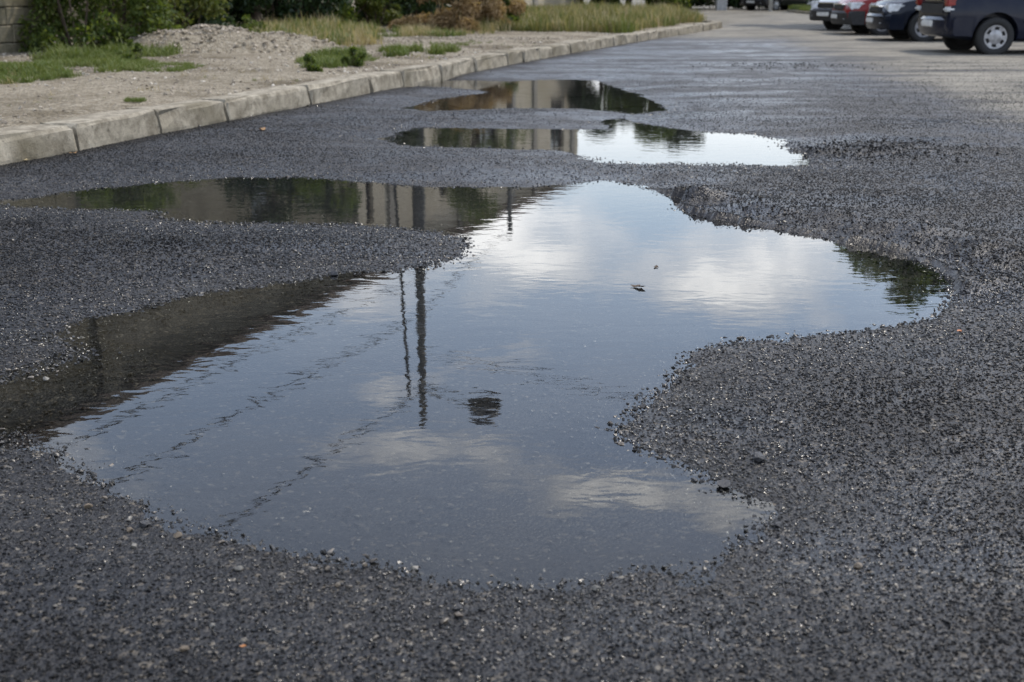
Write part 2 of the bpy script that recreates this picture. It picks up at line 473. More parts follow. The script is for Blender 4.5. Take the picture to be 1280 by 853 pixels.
# ------------------------------------------------------------------ puddle outlines (picture points put down on the ground)
P1 = [(-40,254),(20,249),(60,243),(120,236),(200,228),(290,222),(380,222),(450,227),(520,233),(600,235),(680,234),(720,229),(765,227),(800,232),(830,240),(852,250),(846,261),
      (870,270),(920,280),(980,288),(1030,297),(1050,304),(1090,310),(1140,322),(1175,335),(1195,350),(1196,372),(1180,388),(1150,402),(1100,412),(1040,418),(980,421),
      (920,428),(885,435),(868,450),(855,465),(845,480),(820,495),(800,515),(785,535),(800,555),(830,572),(870,590),(905,603),(940,618),(965,635),(972,652),(960,668),
      (930,690),(890,706),(840,716),(770,726),(720,735),(650,739),(570,735),(520,722),(470,715),(420,706),(370,696),(320,682),(280,670),(240,656),(200,645),(160,625),
      (120,610),(95,590),(75,570),(50,555),(20,550),(-60,545),(-110,520),(-90,490),(0,470),(40,458),(80,440),(68,425),(68,410),(100,400),(150,390),(220,370),(300,358),(370,350),
      (430,342),(500,338),(540,332),(578,320),(588,309),(575,298),(550,292),(520,287),(450,282),(380,280),(300,280),(230,278),(190,272),(205,266),(170,264),(100,262),(40,261)]
P2 = [(474,174),(495,167),(524,160),(596,161),(690,162),(768,162),(752,152),(775,149),(800,156),(880,165),(940,168),(985,175),(1028,185),(1042,195),(1020,208),(950,209),(880,207),
      (800,205),(745,203),(728,197),(708,189),(640,186),(560,184),(500,182)]
P3 = [(504,136),(543,125),(590,119),(618,115),(560,109),(490,107),(480,103),(560,101),(640,102),(690,100),(745,101),(765,109),(796,119),(818,127),(829,138),(790,142),(760,139),(721,135),(627,136),(540,139)]
def outline(P): return np.array([G(x, y) for x, y in P])
PUD = [outline(P) for P in (P1, P2, P3)]

def sdist(x, y, poly):
    """signed distance to an outline, negative inside"""
    n = len(poly); d2 = np.full(x.shape, 1e9); inside = np.zeros(x.shape, bool)
    for i in range(n):
        ax, ay = poly[i]; bx, by = poly[(i + 1) % n]
        ex, ey = bx - ax, by - ay
        t = np.clip(((x - ax) * ex + (y - ay) * ey) / (ex * ex + ey * ey + 1e-12), 0, 1)
        d2 = np.minimum(d2, (x - ax - t * ex) ** 2 + (y - ay - t * ey) ** 2)
        c = (ay > y) != (by > y)
        inside ^= c & (x < (bx - ax) * (y - ay) / (by - ay + 1e-12) + ax)
    return np.where(inside, -1, 1) * np.sqrt(d2)

def sstep(v, lo, hi):
    t = np.clip((v - lo) / (hi - lo), 0, 1); return t * t * (3 - 2 * t)

RIM = outline([(850,256),(930,276),(1040,296),(1130,312),(1200,340)])
BUMPS = [(G(1072,193), 0.6, 0.034), (G(985,86), 0.8, 0.02), (G(640,118), 0.0001, 0.0)]
def road_z(x, y):
    shp = x.shape; x = x.ravel(); y = y.ravel()
    z = 0.034 + 0.006 * fbm(x * 0.35, y * 0.35, 3)
    near = (y > 1.2) & (y < 22) & (np.abs(x) < 12)
    xs, ys = x[near], y[near]
    sd = np.full(xs.shape, 1e9)
    for p in PUD: sd = np.minimum(sd, sdist(xs, ys, p))
    wob = fbm(xs * 4.5, ys * 4.5, 4) * 0.10 * np.clip(ys / 6.0, 0.45, 1.4)
    sd = sd + wob + fbm(xs * 15, ys * 15, 4) * 0.065
    out = 0.030 * sstep(sd, -0.02, 0.75) + np.clip(sd, 0, 0.3) * 0.012
    shal = 0.26 + 0.55 * sstep(fbm(xs * 0.9 + 11, ys * 0.9 + 2, 2), -0.05, 0.18)      # some banks drop quickly, some are shallow
    ins = -0.046 * sstep(-sd, -0.07 * shal, shal)
    zn = np.where(sd > 0, out, ins)
    zn = zn + fbm(xs * 9, ys * 9, 3) * 0.005 + (0.006 * fbm(xs * 0.35, ys * 0.35, 3)) * sstep(sd, 0.2, 1.0)
    # crumbling lip along the upper right edge of the big puddle
    dr = np.full(xs.shape, 1e9)
    for i in range(len(RIM) - 1):
        ax, ay = RIM[i]; bx, by = RIM[i + 1]; ex, ey = bx - ax, by - ay
        t = np.clip(((xs - ax) * ex + (ys - ay) * ey) / (ex * ex + ey * ey), 0, 1)
        dr = np.minimum(dr, np.hypot(xs - ax - t * ex, ys - ay - t * ey))
    zn += (0.055 + 0.13 * fbm(xs * 5, ys * 5, 4)) * np.exp(-((dr - 0.20) / 0.17) ** 2) * (sd > 0.015)
    for (bx, by), rr, hh in BUMPS:
        zn += hh * np.exp(-(((xs - bx) / rr) ** 2 + ((ys - by) / (rr * 0.8)) ** 2)) * (1 + 2 * fbm(xs * 8, ys * 8, 3))
    z[near] = zn
    return z.reshape(shp)

def spaced(lo, hi, f0, f1, step, grow):
    """coordinates with an even step between f0 and f1, growing outside"""
    mid = list(np.arange(f0, f1 + 1e-6, step))
    up = []; s = step; v = mid[-1]
    while v < hi: s *= grow; v += s; up.append(v)
    dn = []; s = step; v = mid[0]
    while v > lo: s *= grow; v -= s; dn.append(v)
    return np.array(dn[::-1] + mid + up)

gx = spaced(-420, 420, -4.2, 4.6, 0.028, 1.06)
gy = np.concatenate([spaced(-60, 1.8, 1.7, 1.7, 0.06, 1.15)[:-1], np.arange(1.72, 6.5, 0.026), spaced(6.5, 900, 6.5, 6.6, 0.03, 1.012)])
gy = np.unique(np.round(gy, 4))
XX, YY = np.meshgrid(gx, gy)
ZZ = road_z(XX, YY)
nx, ny = len(gx), len(gy)
ii = np.arange(nx * ny).reshape(ny, nx)
quads = np.stack([ii[:-1, :-1], ii[:-1, 1:], ii[1:, 1:], ii[1:, :-1]], -1).reshape(-1, 4)
me = np_mesh('road', np.stack([XX, YY, ZZ], -1).reshape(-1, 3), quads, M_ASPHALT)
road = tag(link('road', me), kind='structure')

# water: a level sheet in each hollow, reaching a little under the banks
for k, p in enumerate(PUD):
    c = p.mean(0)
    x0, y0 = p.min(0) - 0.5; x1, y1 = p.max(0) + 0.5
    sx = np.linspace(x0, x1, int((x1 - x0) / 0.08) + 2); sy = np.linspace(y0, y1, int((y1 - y0) / 0.08) + 2)
    A, B = np.meshgrid(sx, sy)
    keep = sdist(A.ravel(), B.ravel(), p).reshape(A.shape) < 0.30
    idx = np.arange(A.size).reshape(A.shape)
    kq = keep[:-1, :-1] & keep[1:, :-1] & keep[:-1, 1:] & keep[1:, 1:]
    q = np.stack([idx[:-1, :-1], idx[:-1, 1:], idx[1:, 1:], idx[1:, :-1]], -1)[kq]
    used, inv = np.unique(q.ravel(), return_inverse=True)
    vs = np.stack([A.ravel()[used], B.ravel()[used], np.full(len(used), 0.0003 * k)], -1)
    me = np_mesh('water', vs, inv.reshape(-1, 4), M_WATER)
    tag(link('water', me), kind='structure')

# ------------------------------------------------------------------ stones to scatter
def stone_mesh(name, mat, seed, flat=0.6, pts=14):
    r = random.Random(seed)
    bm = bmesh.new()
    for _ in range(pts):
        v = Vector((r.gauss(0, 1), r.gauss(0, 1), r.gauss(0, 1))).normalized() * r.uniform(0.82, 1.0)
        bm.verts.new((v.x * 0.5, v.y * 0.5 * r.uniform(0.75, 1.0), v.z * 0.5 * flat))
    res = bmesh.ops.convex_hull(bm, input=list(bm.verts))
    bmesh.ops.delete(bm, geom=[g for g in res['geom_interior'] if isinstance(g, bmesh.types.BMVert)], context='VERTS')
    me = bpy.data.meshes.new(name); bm.to_mesh(me); bm.free()
    me.materials.append(mat)
    return me

def source_collection(name, meshes):
    c = bpy.data.collections.new(name)
    for i, me in enumerate(meshes):
        o = bpy.data.objects.new('%s_kind_%02d' % (name, i), me)
        c.objects.link(o)
    return c

def scatter(name, pos, rot, scl, idx, coll, kind='stuff'):
    me = bpy.data.meshes.new(name)
    n = len(pos)
    me.vertices.add(n); me.vertices.foreach_set('co', pos.astype(np.float32).ravel())
    for an, arr in (('rot', rot), ('scl', scl)):
        a = me.attributes.new(an, 'FLOAT_VECTOR', 'POINT'); a.data.foreach_set('vector', arr.astype(np.float32).ravel())
    a = me.attributes.new('idx', 'INT', 'POINT'); a.data.foreach_set('value', idx.astype(np.int32))
    o = link(name, me)
    ng = bpy.data.node_groups.new(name, 'GeometryNodeTree')
    ng.interface.new_socket('Geometry', in_out='INPUT', socket_type='NodeSocketGeometry')
    ng.interface.new_socket('Geometry', in_out='OUTPUT', socket_type='NodeSocketGeometry')
    gi = ng.nodes.new('NodeGroupInput'); go = ng.nodes.new('NodeGroupOutput')
    iop = ng.nodes.new('GeometryNodeInstanceOnPoints')
    ci = ng.nodes.new('GeometryNodeCollectionInfo')
    ci.inputs['Collection'].default_value = coll
    ci.inputs['Separate Children'].default_value = True
    ci.inputs['Reset Children'].default_value = True
    iop.inputs['Pick Instance'].default_value = True
    def attr(nm, dt):
        nd = ng.nodes.new('GeometryNodeInputNamedAttribute'); nd.data_type = dt; nd.inputs['Name'].default_value = nm
        return nd.outputs['Attribute']
    L = ng.links.new
    e2r = ng.nodes.new('FunctionNodeEulerToRotation')
    L(attr('rot', 'FLOAT_VECTOR'), e2r.inputs[0])
    L(gi.outputs[0], iop.inputs['Points']); L(ci.outputs[0], iop.inputs['Instance'])
    L(attr('idx', 'INT'), iop.inputs['Instance Index']); L(e2r.outputs[0], iop.inputs['Rotation'])
    L(attr('scl', 'FLOAT_VECTOR'), iop.inputs['Scale']); L(iop.outputs[0], go.inputs[0])
    md = o.modifiers.new('scatter', 'NODES'); md.node_group = ng
    o['kind'] = kind
    return o

CHIPS = source_collection('chip', [stone_mesh('chip', M_CHIP, 100 + i, flat=rnd.uniform(0.5, 0.8)) for i in range(10)])
LIMES = source_collection('limestone', [stone_mesh('limestone', M_LIME, 200 + i, flat=rnd.uniform(0.5, 0.85)) for i in range(8)])

def wedge(x, y, margin):           # the strip of road the photograph could see, with a margin on each side
    return (np.abs(x) < (y * CP + 0.31) * 640 / FPX + margin)

def chips(n_per, y0, y1, smin, smax):
    xm = (y1 * CP + 0.31) * 640 / FPX + 0.6
    n = int(n_per * 2 * xm * (y1 - y0))
    x = rng.uniform(-xm, xm, n); y = rng.uniform(y0, y1, n)
    k = wedge(x, y, 0.6); x, y = x[k], y[k]
    z = road_z(x, y)
    k = (z > -0.026) & ((z > -0.010) | (rng.random(len(z)) < 0.45))
    # less loose stone on the smoother worn patches
    dn = fbm(x * 1.3 + 40, y * 1.3, 3)
    worn = sstep(fbm(x * 0.42 + 8, y * 0.30 + 3, 3), -0.02, 0.16) * sstep(y, 4.5, 7.5)
    k &= rng.random(len(x)) > 0.75 * worn
    k &= (rng.random(len(x)) < np.clip(0.80 + dn * 1.3, 0.3, 1))
    x, y, z = x[k], y[k], z[k]
    s = smin + (smax - smin) * rng.random(len(x)) ** 2.2
    s = np.where((z < 0.0) & (z > -0.014) & (rng.random(len(x)) < 0.22), s * 1.7, s)      # bigger ones stand out of the shallow water
    return x, y, z, s
parts = [chips(19000, 1.50, 2.6, 0.0042, 0.0115), chips(16500, 2.6, 3.6, 0.0048, 0.0128), chips(12500, 3.6, 5.0, 0.0055, 0.0148), chips(9000, 5.0, 6.6, 0.0058, 0.0145),
         chips(5800, 6.6, 8.4, 0.006, 0.014), chips(3200, 8.4, 10.4, 0.0065, 0.0145), chips(1500, 10.4, 12.6, 0.007, 0.015), chips(600, 12.6, 15.0, 0.008, 0.016), chips(180, 15.0, 19.0, 0.008, 0.018)]
cx, cy, cz, cs_ = (np.concatenate([p[i] for p in parts]) for i in range(4))
kerb_side = np.ones(len(cx), bool)
n = len(cx)
ravel = 0.20 + 0.38 * np.exp(-np.clip(sdist(cx, cy, PUD[0]), 0, None) / 1.6) * np.clip(1 + 1.6 * fbm(cx * 0.7 + 3, cy * 0.7, 3), 0.4, 1.5)   # looser round the big pothole
crot = np.stack([rng.normal(0, 1, n) * ravel, rng.normal(0, 1, n) * ravel, rng.uniform(0, 6.283, n)], -1)
cscl = np.stack([cs_ * rng.uniform(0.9, 1.25, n), cs_ * rng.uniform(0.7, 1.0, n), cs_ * rng.uniform(0.7, 1.1, n)], -1)
CHIP_DATA = (cx, cy, cz, cs_, crot, cscl)

M_PEB = chip_material('washed pebbles', ((0.0, (0.02, 0.019, 0.017)), (0.4, (0.05, 0.041, 0.031)), (0.75, (0.10, 0.08, 0.057)), (1.0, (0.19, 0.165, 0.135))), 0.25, 0.5, 0.5, 0.15)
PEBS = source_collection('pebble', [stone_mesh('pebble', M_PEB, 250 + i, flat=0.55, pts=15) for i in range(6)])
_n = 60000
_x = rng.uniform(-2.6, 3.4, _n); _y = rng.uniform(1.6, 6.0, _n)
_sd = sdist(_x, _y, PUD[0])
_p = np.exp(-((_sd + 0.16) / 0.26) ** 2) * np.clip(0.25 + 2.2 * fbm(_x * 2.2 + 5, _y * 2.2, 3), 0.0, 1) * np.where(_x < 0.3, 0.8, 0.2) * np.where(_y < 4, 1, 0.4) + 0.004
_k = rng.random(_n) < _p
_x, _y = _x[_k], _y[_k]; _m = len(_x)
_s = 0.008 + 0.013 * rng.random(_m) ** 2
scatter('loose_pebbles', np.stack([_x, _y, road_z(_x, _y) + _s * 0.3], -1), np.stack([rng.normal(0, .2, _m), rng.normal(0, .2, _m), rng.uniform(0, 6.28, _m)], -1),
        np.stack([_s * 1.2, _s * .9, _s * .9], -1), rng.integers(0, 6, _m), PEBS)

# ------------------------------------------------------------------ kerb and verge
KP = [(-420,287),(-200,244),(0,205),(98,187),(200,166),(285,150),(390,130),(465,115),(555,97),(640,80),(700,69),(760,58.5),(820,48.5),(870,40.5),(905,34.5)]
kerb_pts = np.array([G(x, y, 0.042) for x, y in KP])
seg = np.hypot(*np.diff(kerb_pts, axis=0).T); KS = np.concatenate([[0], np.cumsum(seg)])
def kerb_at(s, t=0.0, z=0.0):
    """point at length s along the kerb face and t metres behind it"""
    x = np.interp(s, KS, kerb_pts[:, 0]); y = np.interp(s, KS, kerb_pts[:, 1])
    a = np.interp(s + 0.6, KS, kerb_pts[:, 0]) - np.interp(s - 0.6, KS, kerb_pts[:, 0])
    b = np.interp(s + 0.6, KS, kerb_pts[:, 1]) - np.interp(s - 0.6, KS, kerb_pts[:, 1])
    l = np.hypot(a, b); a, b = a / l, b / l
    return np.array([x - b * t, y + a * t, z])
def kerb_s(px):                    # length at which the kerb face crosses a picture column
    best = min(range(2000), key=lambda i: abs(_kpx[i] - px)); return _ks[best]
_ks = np.linspace(0, KS[-1], 2000)
_kpx = []
for s in _ks:
    q = kerb_at(s); zc = q[1] * CP + CAM_H * SP
    _kpx.append(640 + FPX * q[0] / zc)
KTOP = 0.208
KW = 0.30
kerb = tag(empty('kerb', tuple(kerb_at(KS[-1] / 2))), kind='structure')
kerb_o = Vector(kerb.location)
joints = [kerb_s(98)]
while joints[0] > 1.2: joints.insert(0, joints[0] - rnd.uniform(0.95, 1.1))
for px in (200, 285, 388, 465, 504, 552, 594, 635, 654, 675, 691): joints.append(kerb_s(px))
while joints[-1] + 1.1 < KS[-1]: joints.append(joints[-1] + rnd.uniform(0.9, 1.05))
def kerb_stone(s0, s1, r):
    prof = [(0.0, -0.06), (-0.004, 0.05), (0.008, KTOP - 0.03), (0.018, KTOP - 0.009), (0.042, KTOP), (KW - 0.01, KTOP - 0.002), (KW, KTOP - 0.03), (KW, 0.0)]
    g = r.uniform(0.008, 0.030)
    st = [s0 + g, s0 + g + 0.03, (s0 * 0.65 + s1 * 0.35), (s0 * 0.3 + s1 * 0.7), s1 - g - 0.03, s1 - g]
    dz = r.gauss(0, 0.008); dt = r.gauss(0, 0.006); tilt = r.gauss(0, 0.004)
    vs = []; fs = []; m = len(prof)
    for i, s in enumerate(st):
        e = 1 if i in (0, len(st) - 1) else 0
        for j, (t, z) in enumerate(prof):
            tt, zz = t + dt, z + dz + tilt * (i - 2.5)
            if not e and j in (2, 3) and r.random() < 0.10: tt += 0.02; zz -= 0.02          # a knocked edge
            if e and j in (2, 3, 4): tt += 0.012; zz -= 0.010 + (r.random() < 0.3) * 0.03
            tt += r.gauss(0, 0.006); zz += r.gauss(0, 0.005) if j > 0 else 0
            vs.append(Vector(kerb_at(s + r.gauss(0, 0.004), tt, zz)) - kerb_o)
    for i in range(len(st) - 1):
        for j in range(m - 1):
            a = i * m + j
            fs.append((a, a + m, a + m + 1, a + 1))
    fs.append(tuple(range(m))); fs.append(tuple(range(len(st) * m - 1, (len(st) - 1) * m - 1, -1)))
    return vs, fs
for s0, s1 in zip(joints[:-1], joints[1:]):
    vs, fs = kerb_stone(s0, s1, rnd)
    mesh_obj('kerb_stone', vs, fs, M_KERB, kerb)
# rounded corner into the side street, then along it
e0 = kerb_at(joints[-1]); e1 = kerb_at(KS[-1])
hd = math.atan2(e1[0] - e0[0], e1[1] - e0[1])
q = Vector((e0[0], e0[1], 0)); a = hd
for k in range(16):
    a2 = a - R(15) if k < 6 else a
    L_ = 0.5 if k < 6 else 1.0
    d = Vector((math.sin(a2), math.cos(a2), 0)); nn = Vector((-d.y, d.x, 0))
    m = MB()
    vs = []
    for t, z in ((0, -0.06), (0.008, KTOP - 0.03), (0.04, KTOP), (KW - .01, KTOP), (KW, 0.0)):
        vs += [q + d * 0.01 + nn * t + Vector((0, 0, z)) - kerb_o, q + d * (L_ + 0.03) + nn * t + Vector((0, 0, z)) - kerb_o]
    m.add(vs, [(0, 1, 3, 2), (2, 3, 5, 4), (4, 5, 7, 6), (6, 7, 9, 8), (0, 2, 4, 6, 8), (9, 7, 5, 3, 1)])
    m.build('kerb_stone', M_KERB, kerb)
    q = q + d * L_; a = a2

HEAP = (*G(268, 66, 0.15), 2.0, 1.3, 0.40)
def verge_z(x, y, t):
    z = KTOP - 0.03 + 0.02 * sstep(t, 0.35, 1.3) + 0.05 * fbm(x * 0.9, y * 0.9, 4) * sstep(t, 0.3, 0.9) + 0.02 * fbm(x * 6, y * 6, 3) * sstep(t, 0.3, 0.6)
    z = z + sstep(t, 6, 14) * 0.1
    return z
vs_s = np.concatenate([np.arange(0, 14, 0.07), spaced(14, KS[-1] - 0.5, 14, 14.1, 0.08, 1.02)])
vs_s = vs_s[vs_s < joints[-1] + 0.6]
vs_t = np.concatenate([[0.28], np.arange(0.33, 5, 0.08), spaced(5, 60, 5, 5.1, 0.09, 1.06)])
SS, TT = np.meshgrid(vs_s, vs_t)
def kerb_xy(S, T):
    x = np.interp(S, KS, kerb_pts[:, 0]); y = np.interp(S, KS, kerb_pts[:, 1])
    a = np.interp(S + 0.6, KS, kerb_pts[:, 0]) - np.interp(S - 0.6, KS, kerb_pts[:, 0])
    b = np.interp(S + 0.6, KS, kerb_pts[:, 1]) - np.interp(S - 0.6, KS, kerb_pts[:, 1])
    # far from the kerb all normals agree, so the strip does not fold over
    am, bm_ = kerb_pts[-1] - kerb_pts[0]; lm = math.hypot(am, bm_); l = np.hypot(a, b)
    f = sstep(T, 0.2, 3.0)
    a = a / l * (1 - f) + am / lm * f; b = b / l * (1 - f) + bm_ / lm * f
    l = np.hypot(a, b)
    return x - b / l * T, y + a / l * T
VX, VY = kerb_xy(SS, TT)
VZ = verge_z(VX, VY, TT)
idx = np.arange(VX.size).reshape(VX.shape)
q = np.stack([idx[:-1, :-1], idx[:-1, 1:], idx[1:, 1:], idx[1:, :-1]], -1).reshape(-1, 4)
verge = tag(link('verge', np_mesh('verge', np.stack([VX, VY, VZ], -1).reshape(-1, 3), q, M_VERGE)), kind='structure')

# broken lumps round the crumbled spots
for (bx, by), rr, n_ in ((G(1072, 193), 0.42, 900), (G(985, 87), 0.6, 350)):
    ex = bx + rng.normal(0, rr, n_); ey = by + rng.normal(0, rr * 0.75, n_); ez = road_z(ex, ey); es = 0.010 + 0.022 * rng.random(n_) ** 2
    cx = np.concatenate([cx, ex]); cy = np.concatenate([cy, ey]); cz = np.concatenate([cz, ez + es * 0.2]); cs_ = np.concatenate([cs_, es])
    crot = np.concatenate([crot, np.stack([rng.normal(0, .5, n_), rng.normal(0, .5, n_), rng.uniform(0, 6.28, n_)], -1)])
    cscl = np.concatenate([cscl, np.stack([es, es * .9, es * .9], -1)])
# chips stop at the kerb: drop those behind its face
def behind_kerb(x, y):
    s_best = np.interp(y, kerb_pts[:, 1], kerb_pts[:, 0])
    return x < s_best - 0.02
k = ~behind_kerb(cx, cy)
n = int(k.sum())
scatter('asphalt_chippings', np.stack([cx, cy, cz + cs_ * 0.12], -1)[k], crot[k], cscl[k], rng.integers(0, 10, n), CHIPS)

# crushed stone over the verge
def verge_points(n, s0, s1, t0, t1, pw=1.0):
    S = rng.uniform(s0, s1, n); T = t0 + (t1 - t0) * rng.random(n) ** pw
    x, y = kerb_xy(S, T)
    return x, y, verge_z(x, y, T), S, T
x, y, z, S, T = verge_points(42000, 2.0, 27, 0.32, 7.5)
keep = rng.random(len(x)) < np.clip(0.5 + 3.0 * fbm(x * 0.7 + 9, y * 0.7, 3), 0.04, 1)
x, y, z = x[keep], y[keep], z[keep]
s = 0.012 + 0.045 * rng.random(len(x)) ** 3.2
n = len(x)
scatter('gravel', np.stack([x, y, z + s * 0.1], -1), np.stack([rng.normal(0, .4, n), rng.normal(0, .4, n), rng.uniform(0, 6.28, n)], -1),
        np.stack([s * 1.15, s * 0.9, s * 0.85], -1), rng.integers(0, 8, n), LIMES)

# grit washed into the gutter
_n = 420
_S = rng.uniform(1.5, 22, _n); _T = -0.015 - 0.30 * rng.random(_n) ** 2
_x, _y = kerb_xy(_S, _T)
_k = fbm(_x * 1.4 + 20, _y * 1.4, 3) > -0.06
_x, _y = _x[_k], _y[_k]; _m = len(_x); _s = 0.006 + 0.022 * rng.random(_m) ** 3
scatter('grit', np.stack([_x, _y, road_z(_x, _y) + _s * 0.25], -1), np.stack([rng.normal(0, .4, _m), rng.normal(0, .4, _m), rng.uniform(0, 6.28, _m)], -1), np.stack([_s * 1.2, _s, _s * .8], -1), rng.integers(0, 6, _m), PEBS)

# heap of crushed stone
hx, hy, ha, hb, hh = HEAP
nr, na = 16, 40
vs = []
for i in range(nr + 1):
    f = i / nr
    for j in range(na):
        a = 2 * math.pi * j / na
        xx = ha * f * math.cos(a) * (1 + 0.12 * math.sin(3 * a + 1)); yy = hb * f * math.sin(a) * (1 + 0.1 * math.sin(2 * a))
        prof = (1 - f ** 1.7) ** 1.1 if f < 1 else 0
        zz = hh * prof * (1 + 0.9 * float(fbm(np.array([xx * 1.5 + 3]), np.array([yy * 1.5]), 3)[0])) + 0.05 * float(fbm(np.array([xx * 6]), np.array([yy * 6]), 2)[0]) * (f < 0.95) - 0.02
        vs.append((xx, yy, zz))
fs = [(i * na + j, i * na + (j + 1) % na, (i + 1) * na + (j + 1) % na, (i + 1) * na + j) for i in range(nr) for j in range(na)]
HZ = KTOP - 0.02
heap = tag(empty('stone_heap', (hx, hy, HZ)), 'low pale heap of crushed stone in front of the leafy bushes', 'stone heap')
mound = mesh_obj('mound', vs, fs, M_VERGE, heap, True)
mb_v = []; mb_f = []
srcs = [stone_mesh('heap_stone', M_LIME, 300 + i, 0.7, 10) for i in range(6)]
M_HEAP = concrete_material('pale broken stone', (0.27, 0.23, 0.175), (0.48, 0.42, 0.345), 15)
sm = MB()
for _ in range(1500):
    v = vs[rnd.randrange(len(vs))]
    sc = 0.025 + 0.09 * rnd.random() ** 2.5
    me = rnd.choice(srcs)
    rot = Matrix.Rotation(rnd.uniform(0, 6.28), 4, 'Z') @ Matrix.Rotation(rnd.uniform(-.6, .6), 4, 'X')
    off = Vector((v[0] + rnd.uniform(-.08, .08), v[1] + rnd.uniform(-.08, .08), v[2] + sc * 0.15))
    sm.add([rot @ (vv.co * sc) + off for vv in me.vertices], [tuple(p.vertices) for p in me.polygons])
tag(sm.build('stones', M_HEAP, heap), kind='stuff')

# ------------------------------------------------------------------ foliage
def leaf_cloud(name, centres, n, size, mat, parent, seed, droop=0.2, aspect=0.5):
    """many small bent leaves set round clump centres [(x,y,z,r)]"""
    r = np.random.default_rng(seed)
    c = np.array(centres)
    wgt = c[:, 3] ** 2; wgt = wgt / wgt.sum()
    pick = r.choice(len(c), n, p=wgt)
    dirs = r.normal(size=(n, 3)); dirs /= np.linalg.norm(dirs, axis=1)[:, None]
    rad = c[pick, 3] * r.random(n) ** 0.45
    pos = c[pick, :3] + dirs * rad[:, None] * np.array([1, 1, 0.85])
    ax = dirs * 0.6 + r.normal(size=(n, 3)) * 0.7; ax[:, 2] -= droop
    ax /= np.linalg.norm(ax, axis=1)[:, None]
    nr_ = r.normal(size=(n, 3)) * 0.6 + np.array([0, 0, 0.9])
    side = np.cross(ax, nr_); side /= np.linalg.norm(side, axis=1)[:, None] + 1e-9
    nrm = np.cross(side, ax)
    L = size * r.uniform(0.55, 1.25, n); W = L * aspect * 0.5
    b = pos - ax * (L * 0.5)[:, None]; tip = pos + ax * (L * 0.5)[:, None] - nrm * (L * 0.12)[:, None]
    l = pos + side * W[:, None] + nrm * (L * 0.07)[:, None]; rr = pos - side * W[:, None] + nrm * (L * 0.07)[:, None]
    V = np.stack([b, l, tip, rr], 1).reshape(-1, 3)
    k = np.arange(n) * 4
    F = np.concatenate([np.stack([k, k + 1, k + 2], -1), np.stack([k, k + 2, k + 3], -1)])
    keepz = V[:, 2].reshape(n, 4).min(1) > 0.0
    kk = np.concatenate([keepz, keepz])
    me = np_mesh(name, V, F[kk], mat, False)
    return link(name, me, parent)

def bush(name, base, wx, wy, h, n, leaf, mat, label, cat, seed, group=None, clumps=22, aspect=0.5, stemr=0.018, lift=0.0, z=None):
    r = random.Random(seed)
    zb = KTOP - 0.02 if z is None else z
    root = tag(empty(name, (base[0], base[1], zb)), label, cat, group)
    cs = []
    for _ in range(clumps):
        u = r.random() ** 0.8
        hz = (0.04 + lift + (0.92 - lift) * u ** 1.25) * h
        k = (1.0 - 0.55 * u ** 2.2)
        a = r.uniform(0, 6.283); q = math.sqrt(r.random())
        rad = h * r.uniform(0.11, 0.20)
        cs.append((wx * 0.5 * k * q * math.cos(a), wy * 0.5 * k * q * math.sin(a), hz, rad))
    sb = MB()
    for c in cs[:12]:
        p0 = Vector((c[0] * 0.25, c[1] * 0.25, -0.03)); p2 = Vector(c[:3])
        p1 = (p0 + p2) * 0.5 + Vector((r.gauss(0, .06), r.gauss(0, .06), h * 0.06))
        sb.tube([p0, p1, p2], [stemr, stemr * 0.75, stemr * 0.3], 5)
    sb.build('stem', M_BARK, root)
    leaf_cloud('foliage', cs, int(n * 1.5), leaf, mat, root, seed, aspect=aspect)
    return root

def tree(name, base, h, crown_w, n, leaf, mat, label, cat, seed, group=None, trunk_r=0.14, crown_from=0.25, z=0.1):
    r = random.Random(seed)
    root = tag(empty(name, (base[0], base[1], z)), label, cat, group)
    tb = MB()
    top = Vector((r.gauss(0, .15), r.gauss(0, .15), h * 0.72))
    pts = [Vector((0, 0, -0.1)), Vector((r.gauss(0, .05), r.gauss(0, .05), h * 0.22)), Vector((r.gauss(0, .12), r.gauss(0, .12), h * 0.48)), top]
    tb.tube(pts, [trunk_r * 1.2, trunk_r, trunk_r * 0.7, trunk_r * 0.25], 8)
    cs = []
    for k in range(26):
        u = r.random()
        hz = h * (crown_from + (1 - crown_from - 0.07) * u)
        prof = math.sin(math.pi * min(1, 0.12 + u * 0.86)) ** 0.7
        a = r.uniform(0, 6.283); q = r.random() ** 0.5
        cs.append((crown_w * 0.5 * prof * q * math.cos(a), crown_w * 0.5 * prof * q * math.sin(a), hz, h * r.uniform(0.06, 0.12)))
    for c in cs[:11]:
        st = pts[2] * r.uniform(0.55, 1.2)
        tb.tube([st, (st + Vector(c[:3])) * 0.5 + Vector((0, 0, 0.1)), Vector(c[:3])], [trunk_r * 0.4, trunk_r * 0.25, trunk_r * 0.08], 5)
    tb.build('trunk', M_BARK, root, True)
    leaf_cloud('crown', cs, int(n * 1.4), leaf, mat, root, seed)
    return root

